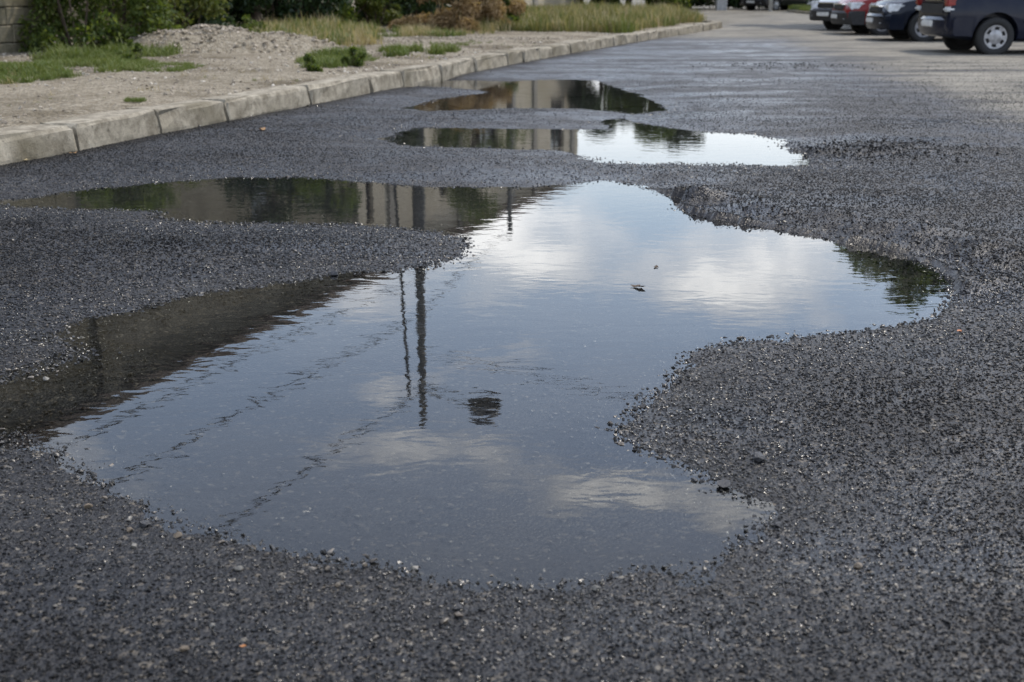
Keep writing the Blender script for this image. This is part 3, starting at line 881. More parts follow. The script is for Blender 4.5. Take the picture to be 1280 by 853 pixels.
# bushes behind the verge, from the stone wall on
bush('leafy_bush', G(98, 70, 0.15), 1.2, 1.2, 1.8, 2600, 0.10, M_LEAF, 'mid green bush growing against the corner of the stone block wall', 'bush', 1, 'bushes along the verge')
bush('leafy_bush', G(154, 66, 0.15), 2.2, 1.8, 2.1, 5200, 0.11, M_LEAF, 'big fresh green bush right of the stone wall, beside the stone heap', 'bush', 2, 'bushes along the verge', clumps=34)
bush('leafy_bush', G(198, 54, 0.15), 2.2, 1.8, 2.2, 4000, 0.12, M_LEAFY, 'yellow green bush behind the left end of the stone heap', 'bush', 3, 'bushes along the verge', clumps=28)
bush('leafy_bush', G(262, 40, 0.15), 3.6, 2.2, 2.6, 5600, 0.14, M_LEAFD, 'dark green broad leaved bush directly behind the stone heap', 'bush', 4, 'bushes along the verge', clumps=34)
bush('leafy_bush', G(345, 39, 0.15), 3.6, 2.2, 2.7, 5600, 0.13, M_LEAFD, 'dark green bush behind the straw coloured grass', 'bush', 5, 'bushes along the verge', clumps=34)
bush('leafy_bush', G(412, 38, 0.15), 3.2, 2.0, 2.2, 4600, 0.13, M_LEAF, 'fresh green bush between the dark bushes and the yellowish one', 'bush', 6, 'bushes along the verge', clumps=28)
bush('leafy_bush', G(466, 36, 0.15), 2.4, 1.8, 1.25, 3000, 0.11, M_LEAFY, 'low yellowish bush left of the dark upright shrub', 'bush', 7, 'bushes along the verge')
bush('upright_shrub', G(512, 33, 0.15), 2.2, 2.0, 3.0, 4200, 0.13, M_LEAFD, 'dark upright shrub beside the dry brown bush', 'shrub', 8, clumps=26)
bush('dry_bush', G(572, 41, 0.15), 2.8, 1.7, 1.8, 7500, 0.14, M_LEAFB, 'dry brown dead bush at the edge of the gravel', 'bush', 9, clumps=30, aspect=0.3)
bush('small_shrub', G(622, 38, 0.15), 1.7, 1.5, 1.0, 2200, 0.10, M_LEAF, 'small green shrub just right of the dry brown bush', 'shrub', 10)

bush('dark_shrub', AT(482, 33), 3.4, 2.0, 2.4, 4200, 0.15, M_LEAFD, 'dark shrub behind the low yellowish bush, in front of the building', 'shrub', 31, clumps=28)
bush('dark_shrub', AT(548, 37), 3.4, 2.0, 2.2, 4200, 0.15, M_LEAFD, 'dark shrub close behind the dry brown bush', 'shrub', 32, clumps=28)
bush('dark_shrub', AT(232, 26), 2.6, 1.8, 2.2, 3600, 0.14, M_LEAFD, 'dark shrub behind the yellow green bush', 'shrub', 33, clumps=26)

# grasses
def tuft_mesh(name, mat, seed, blades=16, spread=0.35, bend=0.45, width=0.035):
    r = random.Random(seed); m = MB()
    for _ in range(blades):
        a = r.uniform(0, 6.283); q = r.random() ** 0.6 * spread
        b = Vector((q * math.cos(a), q * math.sin(a), -0.04))
        h = r.uniform(0.5, 1.0); t = r.uniform(0, 6.283); lean = r.uniform(0.1, bend)
        d = Vector((math.cos(t), math.sin(t), 0)); s = Vector((-d.y, d.x, 0)) * width * r.uniform(0.6, 1.2)
        p1 = b + d * lean * 0.35 * h + Vector((0, 0, h * 0.55)); p2 = b + d * lean * h + Vector((0, 0, h * (1 - lean * 0.3)))
        m.add([b - s, b + s, p1 + s * 0.7, p1 - s * 0.7, p2], [(0, 1, 2, 3), (3, 2, 4)])
    me = bpy.data.meshes.new(name); me.from_pydata(m.v, [], m.f); me.materials.append(mat)
    return me
T_GREEN = source_collection('green_tuft', [tuft_mesh('green_tuft', M_GRASS, 400 + i, 16, 0.45, 0.8) for i in range(5)])
T_OLIVE = source_collection('meadow_tuft', [tuft_mesh('meadow_tuft', M_GRASSO if i < 3 else (M_GRASSD if i < 5 else M_GRASS), 420 + i, 16, 0.5, 0.65, 0.02) for i in range(7)])
T_DRY = source_collection('straw_tuft', [tuft_mesh('straw_tuft', M_GRASSD, 440 + i, 14, 0.5, 0.7, 0.016) for i in range(5)])
def patch(poly_px, n, hmin, hmax, coll, kinds, name, gap=0.0, edge=0.35):
    """tufts inside an outline given by picture points, thinned by noise"""
    poly = np.array([G(a, b, 0.15) for a, b in poly_px])
    lo, hi = poly.min(0), poly.max(0)
    x = rng.uniform(lo[0], hi[0], n); y = rng.uniform(lo[1], hi[1], n)
    sd = sdist(x, y, poly)
    k = (sd < fbm(x * 1.1, y * 1.1, 3) * edge * 2) & (fbm(x * 1.6 + 70, y * 1.6, 3) > gap) & ~behind_kerb_margin(x, y)
    x, y = x[k], y[k]; m = len(x)
    s = hmin + (hmax - hmin) * rng.random(m) ** 1.4 * np.clip(0.72 + 2.4 * fbm(x * 0.8 + 31, y * 0.8, 3), 0.22, 1.3)
    z = np.full(m, KTOP - 0.02) + 0.05 * fbm(x * 0.9, y * 0.9, 4)
    return np.stack([x, y, z], -1), np.stack([rng.normal(0, .12, m), rng.normal(0, .12, m), rng.uniform(0, 6.28, m)], -1), np.stack([s, s, s * rng.uniform(.8, 1.2, m)], -1), rng.integers(0, kinds, m)
def behind_kerb_margin(x, y):      # true on the road side of the kerb back
    return x > np.interp(y, kerb_pts[:, 1], kerb_pts[:, 0]) - 0.38
def grass(name, patches, coll, kinds):
    data = [patch(*p, coll, kinds, name, *rest) for p, rest in patches]
    scatter(name, *[np.concatenate([d[i] for d in data]) for i in range(4)], coll)
grass('grass', [
    (([(-120,112),(0,112),(90,104),(170,98),(240,92),(240,86),(180,80),(160,72),(60,80),(-100,92)], 8500, 0.04, 0.19), (-0.13, 0.5)),
    (([(372,95),(420,92),(466,88),(468,76),(520,74),(575,71),(570,66),(500,66),(400,74),(368,82)], 6500, 0.04, 0.20), (-0.10, 0.5)),
    (([(150,136),(180,134),(178,131),(150,132)], 160, 0.03, 0.08), (-0.3,)),
    (([(-100,150),(200,128),(420,104),(700,60),(600,54),(330,80),(200,104),(-100,118)], 1300, 0.02, 0.09), (0.10,)),
    (([(470,76),(600,62),(640,52),(500,62)], 700, 0.04, 0.14), (0.0,)),
    (([(300,66),(350,68),(350,45),(300,45)], 900, 0.12, 0.4), (0.0,)),
    (([(330,66),(470,58),(475,42),(420,38),(330,42)], 2600, 0.12, 0.45), (0.02, 0.6)),
    (([(480,52),(610,46),(620,40),(490,41)], 900, 0.08, 0.3), (0.02, 0.5)),
    (([(70,82),(200,78),(230,64),(60,70)], 1400, 0.1, 0.28), (-0.02,)),
    (([(600,42),(680,42),(660,38),(600,38)], 500, 0.1, 0.3), (-0.05,))], T_GREEN, 5)
grass('dry_grass', [
    (([(322,70),(360,68),(470,62),(475,44),(420,40),(330,42)], 3000, 0.12, 0.5), (0.0, 0.6)),
    (([(500,50),(620,46),(620,40),(500,41)], 900, 0.1, 0.4), (0.02,)),
    (([(-100,150),(200,128),(420,104),(640,66),(560,60),(330,80),(200,104),(-100,118)], 1500, 0.03, 0.12), (0.08,)),
    (([(-100,116),(240,100),(250,88),(-100,100)], 900, 0.05, 0.16), (0.02,))], T_DRY, 5)
grass('meadow_grass', [
    (([(606,42),(660,42),(780,44),(806,39),(845,32),(888,27.5),(893,25),(860,22),(800,19),(700,18),(600,20),(560,24)], 17000, 0.18, 0.58), (-0.12, 0.2))], T_OLIVE, 7)

# weeds, each a plant of its own
for px, py, h, lab in ((442, 86, 0.26, 'tufted green weed right behind the kerb, right end of the grass patch'),
                       (388, 94, 0.20, 'low green weed right behind the kerb, left end of the grass patch'),
                       (318, 60, 0.50, 'tall thin weed standing right of the stone heap'),
                       (166, 80, 0.28, 'leafy weed in the grass in front of the big green bush')):
    bush('weed', G(px, py, 0.16), h * 1.3, h * 1.1, h, 420, 0.06, M_LEAF, lab, 'weed', int(px), 'weeds on the verge', clumps=12, stemr=0.004, z=KTOP - 0.03)

# ------------------------------------------------------------------ buildings on the left
BAZ = AZ(1224)                                 # the long wall runs towards this direction
bu = Vector((math.sin(BAZ), math.cos(BAZ), 0)); bn = Vector((math.cos(BAZ), -math.sin(BAZ), 0))   # bn points at the road
A0 = Vector((*G(30, 70, 0.15), 0))
def wall_s(px):                                # length along the wall seen in a picture column
    a = AZ(px); d = Vector((math.sin(a), math.cos(a), 0))
    k = A0.dot(bn) / d.dot(bn)
    return (d * k - A0).dot(bu), k
BACK = 0.6
A0W = A0.copy()
WALL_S1 = wall_s(57)[0]
A0 = Vector((*G(30, 45.5, 0.15), 0))
s_, dist_ = wall_s(0)
ROOF_H = MIR(0, 540, dist_)[2]
S_END = wall_s(725)[0]
S_BEG = wall_s(432)[0] + 0.3
def frame_empty(name, s, back, A0=None):
    A0 = globals()['A0'] if A0 is None else A0
    o = empty(name, tuple(A0 + bu * s - bn * back + Vector((0, 0, 0.12))), -BAZ + math.pi / 2)
    return o                                   # local +x along the wall away from the camera, local -y towards the road
# dark stone building at the near end
S_DARK = wall_s(428)[0]
M_DARKSTONE = concrete_material('dark brown stone facing', (0.12, 0.105, 0.072), (0.20, 0.178, 0.128), 2.5)
dk = tag(frame_empty('stone_building', 0, 0), 'dark brown stone building behind the bushes, mirrored at the left of the big puddle', 'building')
DW = [(-15, -13.6), (-9, -7.6), (-3, -1.6), (2.5, 3.9), (8, 9.4), (13.5, 14.9)]
DW = [d for d in DW if d[1] < S_DARK - 1]
mb = MB(); xs = [-22.0]
for a, b in DW: xs += [a, b]
xs.append(S_DARK)
DZ = ((1.0, 2.6), (4.2, 6.2))
for i in range(len(xs) - 1):
    if i % 2 == 0: mb.box(xs[i], xs[i + 1], 0, 0.3, -0.4, ROOF_H - 0.25)
    else:
        mb.box(xs[i], xs[i + 1], 0, 0.3, -0.4, DZ[0][0]); mb.box(xs[i], xs[i + 1], 0, 0.3, DZ[0][1], DZ[1][0]); mb.box(xs[i], xs[i + 1], 0, 0.3, DZ[1][1], ROOF_H - 0.25)
mb.box(-22, -21.7, 0.3, 8.8, -0.4, ROOF_H - 0.25); mb.box(-21.7, S_DARK, 8.5, 8.8, -0.4, ROOF_H - 0.25); mb.box(S_DARK - .3, S_DARK, .3, 8.5, -0.4, ROOF_H - 0.25)
mb.build('wall', M_DARKSTONE, dk)
MB().box(-22.2, S_DARK - 0.01, -0.25, 9.0, ROOF_H - 0.247, ROOF_H).build('roof', M_ROOF, dk)
for a, b in DW:
    for z0, z1 in DZ:
        o = MB().box(a, b, 0.14, 0.2, z0, z0 + .08).box(a, b, 0.14, 0.2, z1 - .08, z1).box(a, a + .08, 0.14, 0.2, z0 + .08, z1 - .08).box(b - .08, b, 0.14, 0.2, z0 + .08, z1 - .08).build('window', M_FRAME, dk)
        MB().box(a + .06, b - .06, 0.165, 0.18, z0 + .06, z1 - .06).build('pane', M_GLASS, o)
        MB().box(a - .06, b + .06, -0.06, 0.1, z0 - .07, z0 - .002).build('sill', M_TRIM, o)
sd0 = wall_s(88)[0]
MB().box(sd0 - .35, sd0 + .35, -0.12, -0.003, -0.4, ROOF_H - 0.25).build('pilaster', M_DARKSTONE, dk)
# beige building
bd = tag(frame_empty('long_building', 0, 0), 'long low beige plastered building with dark windows, mirrored in the puddles', 'building')
wins = [(wall_s(a)[0], wall_s(b)[0]) for a, b in ((448, 458), (545, 556), (592, 622), (690, 707))]
wins = [w_ for w_ in wins if w_[0] > S_BEG + 0.4]
LEV = ((0.9, 2.7), (3.9, ROOF_H - 1.75))
mb = MB()
xs = [S_BEG]
for a, b in wins: xs += [a, b]
xs.append(S_END)
for i in range(len(xs) - 1):
    if i % 2 == 0: mb.box(xs[i], xs[i + 1], 0, 0.3, -0.4, ROOF_H - 0.3)
    else:
        mb.box(xs[i], xs[i + 1], 0, 0.3, -0.4, LEV[0][0]); mb.box(xs[i], xs[i + 1], 0, 0.3, LEV[0][1], LEV[1][0]); mb.box(xs[i], xs[i + 1], 0, 0.3, LEV[1][1], ROOF_H - 0.3)
mb.box(S_BEG, S_BEG + 0.3, 0.3, 8.5, -0.4, ROOF_H - 0.3); mb.box(S_END - 0.3, S_END, 0.3, 8.5, -0.4, ROOF_H - 0.3)
mb.box(S_BEG, S_END, 8.5, 8.8, -0.4, ROOF_H - 0.3)
mb.build('wall', M_PLASTER, bd)
MB().box(S_BEG - 0.3, S_END + 0.3, -0.3, 9.1, ROOF_H - 0.297, ROOF_H).build('roof', M_ROOF, bd)
for a, b in wins:
    for WZ0, WZ1 in LEV:
        wdn = MB()
        for x0, x1, z0, z1 in ((a, a + .07, WZ0, WZ1), (b - .07, b, WZ0, WZ1), (a + .07, b - .07, WZ0, WZ0 + .07), (a + .07, b - .07, WZ1 - .07, WZ1), ((a + b) / 2 - .03, (a + b) / 2 + .03, WZ0 + .07, WZ1 - .07)):
            wdn.box(x0, x1, 0.13, 0.2, z0, z1)
        o = wdn.build('window', M_FRAME, bd)
        MB().box(a + .05, b - .05, 0.16, 0.175, WZ0 + .05, WZ1 - .05).build('pane', M_GLASS, o)
        MB().box(a - .06, b + .06, -0.06, 0.1, WZ0 - .06, WZ0 - .002).build('sill', M_TRIM, o)
for px in (480, 520, 570, 640, 668, 717):
    s = wall_s(px)[0]
    MB().box(s - 0.22, s + 0.22, -0.10, -0.003, -0.4, ROOF_H - 0.303).build('pilaster', M_TRIM, bd)

# block wall in front of its near end
WALL_S0 = WALL_S1 - 6.6
WH = 2.35
wl = tag(frame_empty('stone_wall', 0, 0, A0W), 'old wall of mossy tan stone blocks standing left of the green bushes', 'wall')
MB().box(WALL_S0 + 0.02, WALL_S1 - 0.02, 0.03, 0.34, -0.3, WH - 0.03).build('mortar', M_MORTAR, wl)
ch = 0.245
blk = []
for i in range(3):
    o = MB().box(0.006, 0.994, -0.004 * i, 0.20, 0.006, ch - 0.008)
    m = bpy.data.meshes.new('block'); m.from_pydata(o.v, [], o.f); m.materials.append(M_BLOCK)
    bm = bmesh.new(); bm.from_mesh(m)
    bmesh.ops.bevel(bm, geom=list(bm.edges), offset=0.012, segments=1, affect='EDGES')
    for v in bm.verts: v.co += Vector((rnd.gauss(0, .004), rnd.gauss(0, .005), rnd.gauss(0, .004)))
    bm.to_mesh(m); bm.free(); blk.append(m)
row = 0
while row * ch < WH - 0.01:
    x = WALL_S1 - (0.0 if row % 2 == 0 else 0.0)
    first = True
    while x > WALL_S0 + 0.05:
        ln = rnd.choice((0.42, 0.5, 0.56, 0.36)) if not (first and row % 2) else 0.27
        first = False
        ln = min(ln, x - WALL_S0)
        o = link('block', rnd.choice(blk), wl, (x - ln, rnd.uniform(-0.012, 0.012), row * ch - 0.02))
        o.scale = (ln, 1, 1)
        x -= ln
    row += 1
for i in range(8):   # return of the wall at its corner and the coping
    pass
MB().box(WALL_S0 - 0.03, WALL_S1 + 0.03, -0.05, 0.39, row * ch - 0.018, row * ch + 0.07).build('coping', M_TRIM, wl)

# ------------------------------------------------------------------ poles and cables
def pole_at(px, d): return AT(px, d)
POLE_D = 33.0
pb = pole_at(517, POLE_D)
p_top = MIR(521, 531, POLE_D)[2]
def pole(base, h, r0, r1, label):
    root = tag(empty('utility_pole', (base[0], base[1], 0.1)), label, 'pole', 'concrete poles along the road')
    MB().tube([(0, 0, -0.3), (0, 0, h * 0.5), (0, 0, h - 0.1)], [r0, (r0 + r1) / 2, r1], 10).build('shaft', M_POLE, root, True)
    return root
pole1 = pole(pb, p_top, 0.235, 0.075, 'tall concrete pole with a street lamp arm, mirrored in the middle of the big puddle')
H1 = p_top
lamp_z = MIR(595, 507, POLE_D)[2]
arm_z = MIR(522, 482, POLE_D)[2]
armL = 1.62
arm = MB().tube([(0, 0, arm_z - 0.1), (armL * 0.35, 0, arm_z + 0.18), (armL * 0.72, 0, lamp_z - 0.22), (armL - 0.25, 0, lamp_z - 0.12)], 0.05, 8).build('lamp_arm', M_STEEL, pole1, True)
hb_ = MB()
for k, (x0, w_, h_) in enumerate(()): pass
lv = []
for u, ww, up, dn in ((0, .05, .05, .05), (.08, .26, .26, .2), (.3, .36, .38, .3), (.6, .38, .38, .3), (.85, .3, .28, .22), (.95, .05, .05, .05)):
    for k in range(10):
        a = 2 * math.pi * k / 10
        sz = math.sin(a)
        lv.append((armL - 0.3 + u, ww * math.cos(a), lamp_z + (up if sz > 0 else dn) * sz - 0.1))
lf = [(i * 10 + k, i * 10 + (k + 1) % 10, (i + 1) * 10 + (k + 1) % 10, (i + 1) * 10 + k) for i in range(5) for k in range(10)]
lf += [tuple(range(9, -1, -1)), tuple(range(50, 60))]
head = mesh_obj('lamp_head', lv, lf, M_LAMP, pole1, True)
MB().box(armL - 0.12, armL + 0.42, -0.13, 0.13, lamp_z - 0.30, lamp_z - 0.25).build('lens', plain('lamp lens', (0.5, 0.5, 0.48), 0.3), head)
PB2 = pole_at(637, 47.0)
p2_top = MIR(638, 292, 47.0)[2]
pole2 = pole(PB2, p2_top, 0.16, 0.09, 'shorter concrete pole further along, mirrored where the puddle narrows')
for z in (H1 * 0.62, H1 * 0.72, H1 * 0.88):
    MB().box(-0.14, 0.14, -0.22, 0.03, z, z + 0.07).build('bracket', M_STEEL, pole1)
# pole row goes on behind the left edge of the picture
PB0 = (pb[0] - (PB2[0] - pb[0]) * 0.0 - 32 * math.sin(AZ(1150)), pb[1] - 32 * math.cos(AZ(1150)))
pole0 = pole(PB0, 9.8, 0.18, 0.10, 'concrete pole of the cable row, nearest to the stone wall')
def sagline(a, b, sag, n=14):
    a, b = Vector(a), Vector(b)
    return [a.lerp(b, i / n) - Vector((0, 0, sag * 4 * (i / n) * (1 - i / n))) for i in range(n + 1)]
def cable(label, pts, r):
    o = MB().tube(pts, r, 5).build('cable', M_CABLE, None)
    return tag(o, label, 'cable', 'cables strung between the poles')
for h_, lab, rr, drop in ((MIR(521, 486, POLE_D)[2], 'topmost cable strung between the concrete poles', 0.029, None),
                    (MIR(521, 392, POLE_D)[2], 'middle cable strung between the concrete poles', 0.026, 0.12),
                    (MIR(521, 345, POLE_D)[2], 'lowest cable strung between the concrete poles', 0.021, 0.9)):
    h2 = h_ * p2_top / H1
    off = Vector((0.02, -0.24, 0))
    pts = sagline(Vector((PB0[0], PB0[1], h_ - 0.3)) + off, Vector((pb[0], pb[1], h_)) + off, 0.45)
    if drop is not None: pts += sagline(Vector((pb[0], pb[1], h_)) + off, Vector((PB2[0], PB2[1], p2_top - drop)) + off, 0.2)[1:]
    cable(lab, pts, rr)
hx_ = MIR(528, 440, POLE_D)[2]
cable('cable crossing from the lamp pole over to the parking side', sagline((pb[0] + 0.1, pb[1] - 0.15, hx_), (16, 11, 8.8), 0.9, 20), 0.022)
# slanting stay cable beside the lamp pole
q0 = MIR(493, 225, POLE_D); q1 = MIR(512, 497, POLE_D)
pts = [Vector(q0).lerp(Vector(q1), i / 16) + Vector((0.0, 0, 0)) for i in range(17)]
g0 = Vector(q0) + (Vector(q0) - Vector(q1)).normalized() * ((q0[2] - 0.1) / ((Vector(q1) - Vector(q0)).normalized().z))
tag(MB().tube([g0] + pts, 0.045, 6).build('stay_cable', M_CABLE), 'slanting stay cable running down beside the lamp pole', 'cable')

# ------------------------------------------------------------------ trees: along the building, beyond it and behind the parking
for i, (px, d, h, cw, mat, lab) in enumerate((
        (318, 28, 4.6, 2.6, M_LEAFD, 'dark round tree in front of the long building, nearest the stone heap'),
        (372, 28.5, 4.5, 3.0, M_LEAF, 'fresh green tree in front of the long building, behind the dark bush'),
        (402, 30, 4.4, 2.2, M_LEAFD, 'narrow dark tree in front of the long building, left of the lamp pole'),
        (590, 39, 6.3, 3.0, M_LEAF, 'fresh green tree between the two concrete poles'))):
    tree('small_tree', AT(px, d), h, cw, 3000, 0.17, mat, lab, 'tree', 60 + i, 'trees in front of the building', 0.10, 0.3)
for i, (px, d, h, cw, mat, lab) in enumerate((
        (822, 58, 5.6, 4.4, M_LEAF, 'green tree in front of the two tallest trees, left of the gate pillar'),
        (726, 62, 5.6, 4.0, M_LEAF, 'green tree touching the far end of the long building'),
        (752, 60, 6.0, 5.6, M_LEAFD, 'dark dense tree just beyond the end of the long building'),
        (786, 62, 5.9, 6.2, M_LEAFD, 'dark dense tree behind the meadow grass, left of the paler one'),
        (815, 66, 7.3, 5.4, M_LEAF, 'paler green tree behind the meadow grass'),
        (842, 63, 5.0, 5.6, M_LEAFD, 'broad dark tree left of the pale gate pillar'),
        (862, 68, 7.8, 4.4, M_LEAFD, 'taller dark tree close behind the pale gate pillar'))):
    tree('roadside_tree', AT(px, d), h, cw, 8500, 0.32, mat, lab, 'tree', 80 + i, 'trees beyond the meadow', 0.14, 0.04)
for i, (px, d, h, cw, mat, lab) in enumerate((
        (1112, 40, 7.4, 4.6, M_LEAF, 'green tree behind the parked cars, leftmost of the row mirrored at the puddle tip'),
        (1188, 40, 9.0, 5.6, M_LEAF, 'tall green tree behind the navy car, mirrored at the puddle tip'),
        (1290, 40, 9.8, 7.0, M_LEAFD, 'tall dark tree behind the parking, right of the green ones'),
        (1480, 38, 9.0, 8.0, M_LEAF, 'broad green tree at the far right of the parking'))):
    tree('parking_tree', AT(px, d), h, cw, 11000, 0.28, mat, lab, 'tree', 90 + i, 'trees behind the parking', 0.2, 0.03)
for i, (px, d, h, cw, lab) in enumerate((
        (900, 66, 4.2, 6.0, 'dark shrub behind the far black car, left half'),
        (960, 67, 4.4, 6.5, 'dark shrub behind the thin far post'),
        (1022, 66, 4.0, 5.5, 'dark shrub behind the strip of lawn'),
        (1075, 60, 4.4, 6.0, 'dark shrub behind the white car'))):
    b_ = AT(px, d)
    bush('dark_shrub', b_, cw, 3.0, h, 4200, 0.32, M_LEAFD, lab, 'shrub', 110 + i, 'dark shrubs at the end of the road', clumps=30, z=0.02)

# small lawn with its own kerb at the far right
L0 = [G(985, 16.5), G(1012, 19.5), G(1075, 22.5)]
kb = tag(empty('far_kerb', (*L0[0], 0)), kind='structure')
pv = [Vector((*p, 0)) for p in L0]
tot = [0, (pv[1] - pv[0]).length]; tot.append(tot[1] + (pv[2] - pv[1]).length)
def along(s):
    return pv[0].lerp(pv[1], s / tot[1]) if s < tot[1] else pv[1].lerp(pv[2], (s - tot[1]) / (tot[2] - tot[1]))
s = 0.0
while s + 1.0 < tot[2]:
    a_, b_ = along(s + 0.01), along(s + 0.985); d_ = (b_ - a_).normalized(); n_ = Vector((-d_.y, d_.x, 0))
    o = MB(); o.add([v - pv[0] for v in (a_, b_, b_ + n_ * .15, a_ + n_ * .15)] + [v - pv[0] + Vector((0, 0, .15)) for v in (a_ + n_ * .01, b_ + n_ * .01, b_ + n_ * .15, a_ + n_ * .15)],
                    [(0, 3, 2, 1), (4, 5, 6, 7), (0, 1, 5, 4), (1, 2, 6, 5), (2, 3, 7, 6), (3, 0, 4, 7)])
    o.build('kerb_stone', M_KERB, kb); s += 1.0
lawn_poly = [along(0.2), along(tot[1]), along(tot[2]), Vector((*AT(1090, 64), 0)), Vector((*AT(985, 66), 0))]
back = Vector((0.05, 0.25, 0))
tag(mesh_obj('lawn', [p + back + Vector((0, 0, .13)) for p in lawn_poly] + [p + back + Vector((0, 0, -.1)) for p in lawn_poly], [(0, 1, 2, 3, 4), (0, 5, 6, 1), (1, 6, 7, 2), (2, 7, 8, 3), (3, 8, 9, 4), (4, 9, 5, 0)],
             plain('lawn soil', (0.09, 0.105, 0.03), 0.95, scale=3)), kind='structure')
lp = np.array([(p.x, p.y) for p in lawn_poly]); lo, hi = lp.min(0), lp.max(0)
x = rng.uniform(lo[0], hi[0], 9000); y = rng.uniform(lo[1], hi[1], 9000)
k = sdist(x, y - 0.3, lp) < -0.2; x, y = x[k], y[k]; m = len(x)
scatter('lawn_grass', np.stack([x, y, np.full(m, .13)], -1), np.stack([np.zeros(m), np.zeros(m), rng.uniform(0, 6.28, m)], -1), np.repeat(rng.uniform(.12, .3, m)[:, None], 3, 1), rng.integers(0, 5, m), T_GREEN)

# posts at the end of the road
def post(name, px, py, wpx, h, label, cat, mat):
    b_ = G(px, py); zc = b_[1] * CP + CAM_H * SP; r_ = wpx / FPX * zc / 2
    root = tag(empty(name, (*b_, 0.0)), label, cat)
    if wpx > 8:
        soften(MB().box(-r_, r_, -r_, r_, -0.05, h).build('shaft', mat, root), 0.02, 1)
        soften(MB().box(-r_ - .05, r_ + .05, -r_ - .05, r_ + .05, h + .002, h + .1).build('cap', mat, root), 0.02, 1)
    else:
        MB().tube([(0, 0, -0.05), (0, 0, h)], r_, 10).build('shaft', mat, root, True)
        MB().tube([(0, 0, -0.04), (0, 0, .035)], r_ * 1.5, 10).build('collar', mat, root, True)
post('gate_pillar', 901, 14, 13, 2.4, 'wide pale grey gate pillar at the end of the road', 'pillar', M_POST)
post('thin_post', 963, 15.5, 5, 2.2, 'thin pale post in front of the far black car', 'post', M_POST)
post('thin_post', 1014, 12.5, 5, 3.0, 'thin grey post standing on the strip of lawn', 'post', M_POST)

# ------------------------------------------------------------------ cars
def paint(name, col, rough=0.22):
    m, t, b = new_mat(name)
    p = objco(t)
    t.put(b.inputs['Base Color'], t.mix(t.smooth(t.noise(p, 3, 5), 0.3, 0.8), col, tuple(c * 0.8 + 0.012 for c in col)))
    b.inputs['Roughness'].default_value = rough
    b.inputs['Coat Weight'].default_value = 0.08; b.inputs['Coat Roughness'].default_value = 0.1
    b.inputs['Specular IOR Level'].default_value = 0.22
    return m
M_TYRE = plain('tyre rubber', (0.018, 0.018, 0.018), 0.85, scale=30)
M_HUB = plain('silver wheel cover', (0.30, 0.30, 0.31), 0.4, metal=0.5)
M_BLACK = plain('black plastic', (0.02, 0.02, 0.021), 0.6)
M_CHROME = plain('chrome', (0.7, 0.7, 0.72), 0.15, metal=1.0)
M_CLEAR = plain('clear lamp', (0.62, 0.64, 0.66), 0.12)
M_RED = plain('red lamp', (0.20, 0.012, 0.01), 0.15)
M_PLATE = plain('number plate white', (0.68, 0.68, 0.66), 0.4, var=0.1)
M_CARGLASS = plain('tinted car glass', (0.015, 0.018, 0.02), 0.05, spec=0.8)

def wheel_mesh_tyre(r=0.315, w=0.2):
    m = MB(); prof = [(-w / 2, r * .62), (-w / 2, r * .9), (-w * .38, r), (w * .38, r), (w / 2, r * .9), (w / 2, r * .62), (w * .1, r * .58)]
    n = 28
    vs = [(rr * math.cos(2 * math.pi * k / n), y, rr * math.sin(2 * math.pi * k / n)) for k in range(n) for y, rr in prof]
    q = len(prof)
    fs = [(k * q + j, ((k + 1) % n) * q + j, ((k + 1) % n) * q + (j + 1) % q, k * q + (j + 1) % q) for k in range(n) for j in range(q)]
    return m.add(vs, fs)
def hub_mesh(r=0.205, y=-0.092, holes=6):
    """wheel cover: dished disc with open holes round it"""
    m = MB(); n = holes * 6
    rings = [0.05, 0.085, 0.115, 0.165, 0.19, 0.205]
    ys = [y - .012, y - .006, y, y - .003, y - .006, y + .012]
    vs = [(rr * r / .205 * math.cos(2 * math.pi * k / n), yy, rr * r / .205 * math.sin(2 * math.pi * k / n)) for rr, yy in zip(rings, ys) for k in range(n)]
    fs = []
    for i in range(5):
        for k in range(n):
            if i == 2 and k % 6 in (1, 2, 3): continue
            fs.append((i * n + k, (i + 1) * n + k, (i + 1) * n + (k + 1) % n, i * n + (k + 1) % n))
    fs.append(tuple(range(n)))
    m.add(vs, fs)
    return m
TYRE = wheel_mesh_tyre().build('wheel', M_TYRE, None, True).data
HUB = hub_mesh().build('wheel_cover', M_HUB, None, False).data
BRK = MB().tube([(0, -0.05, 0), (0, 0.06, 0)], 0.198, 20).build('brake_disc', M_BLACK, None).data
for nme in ('wheel', 'wheel_cover', 'brake_disc'): bpy.data.objects.remove(bpy.data.objects[nme])

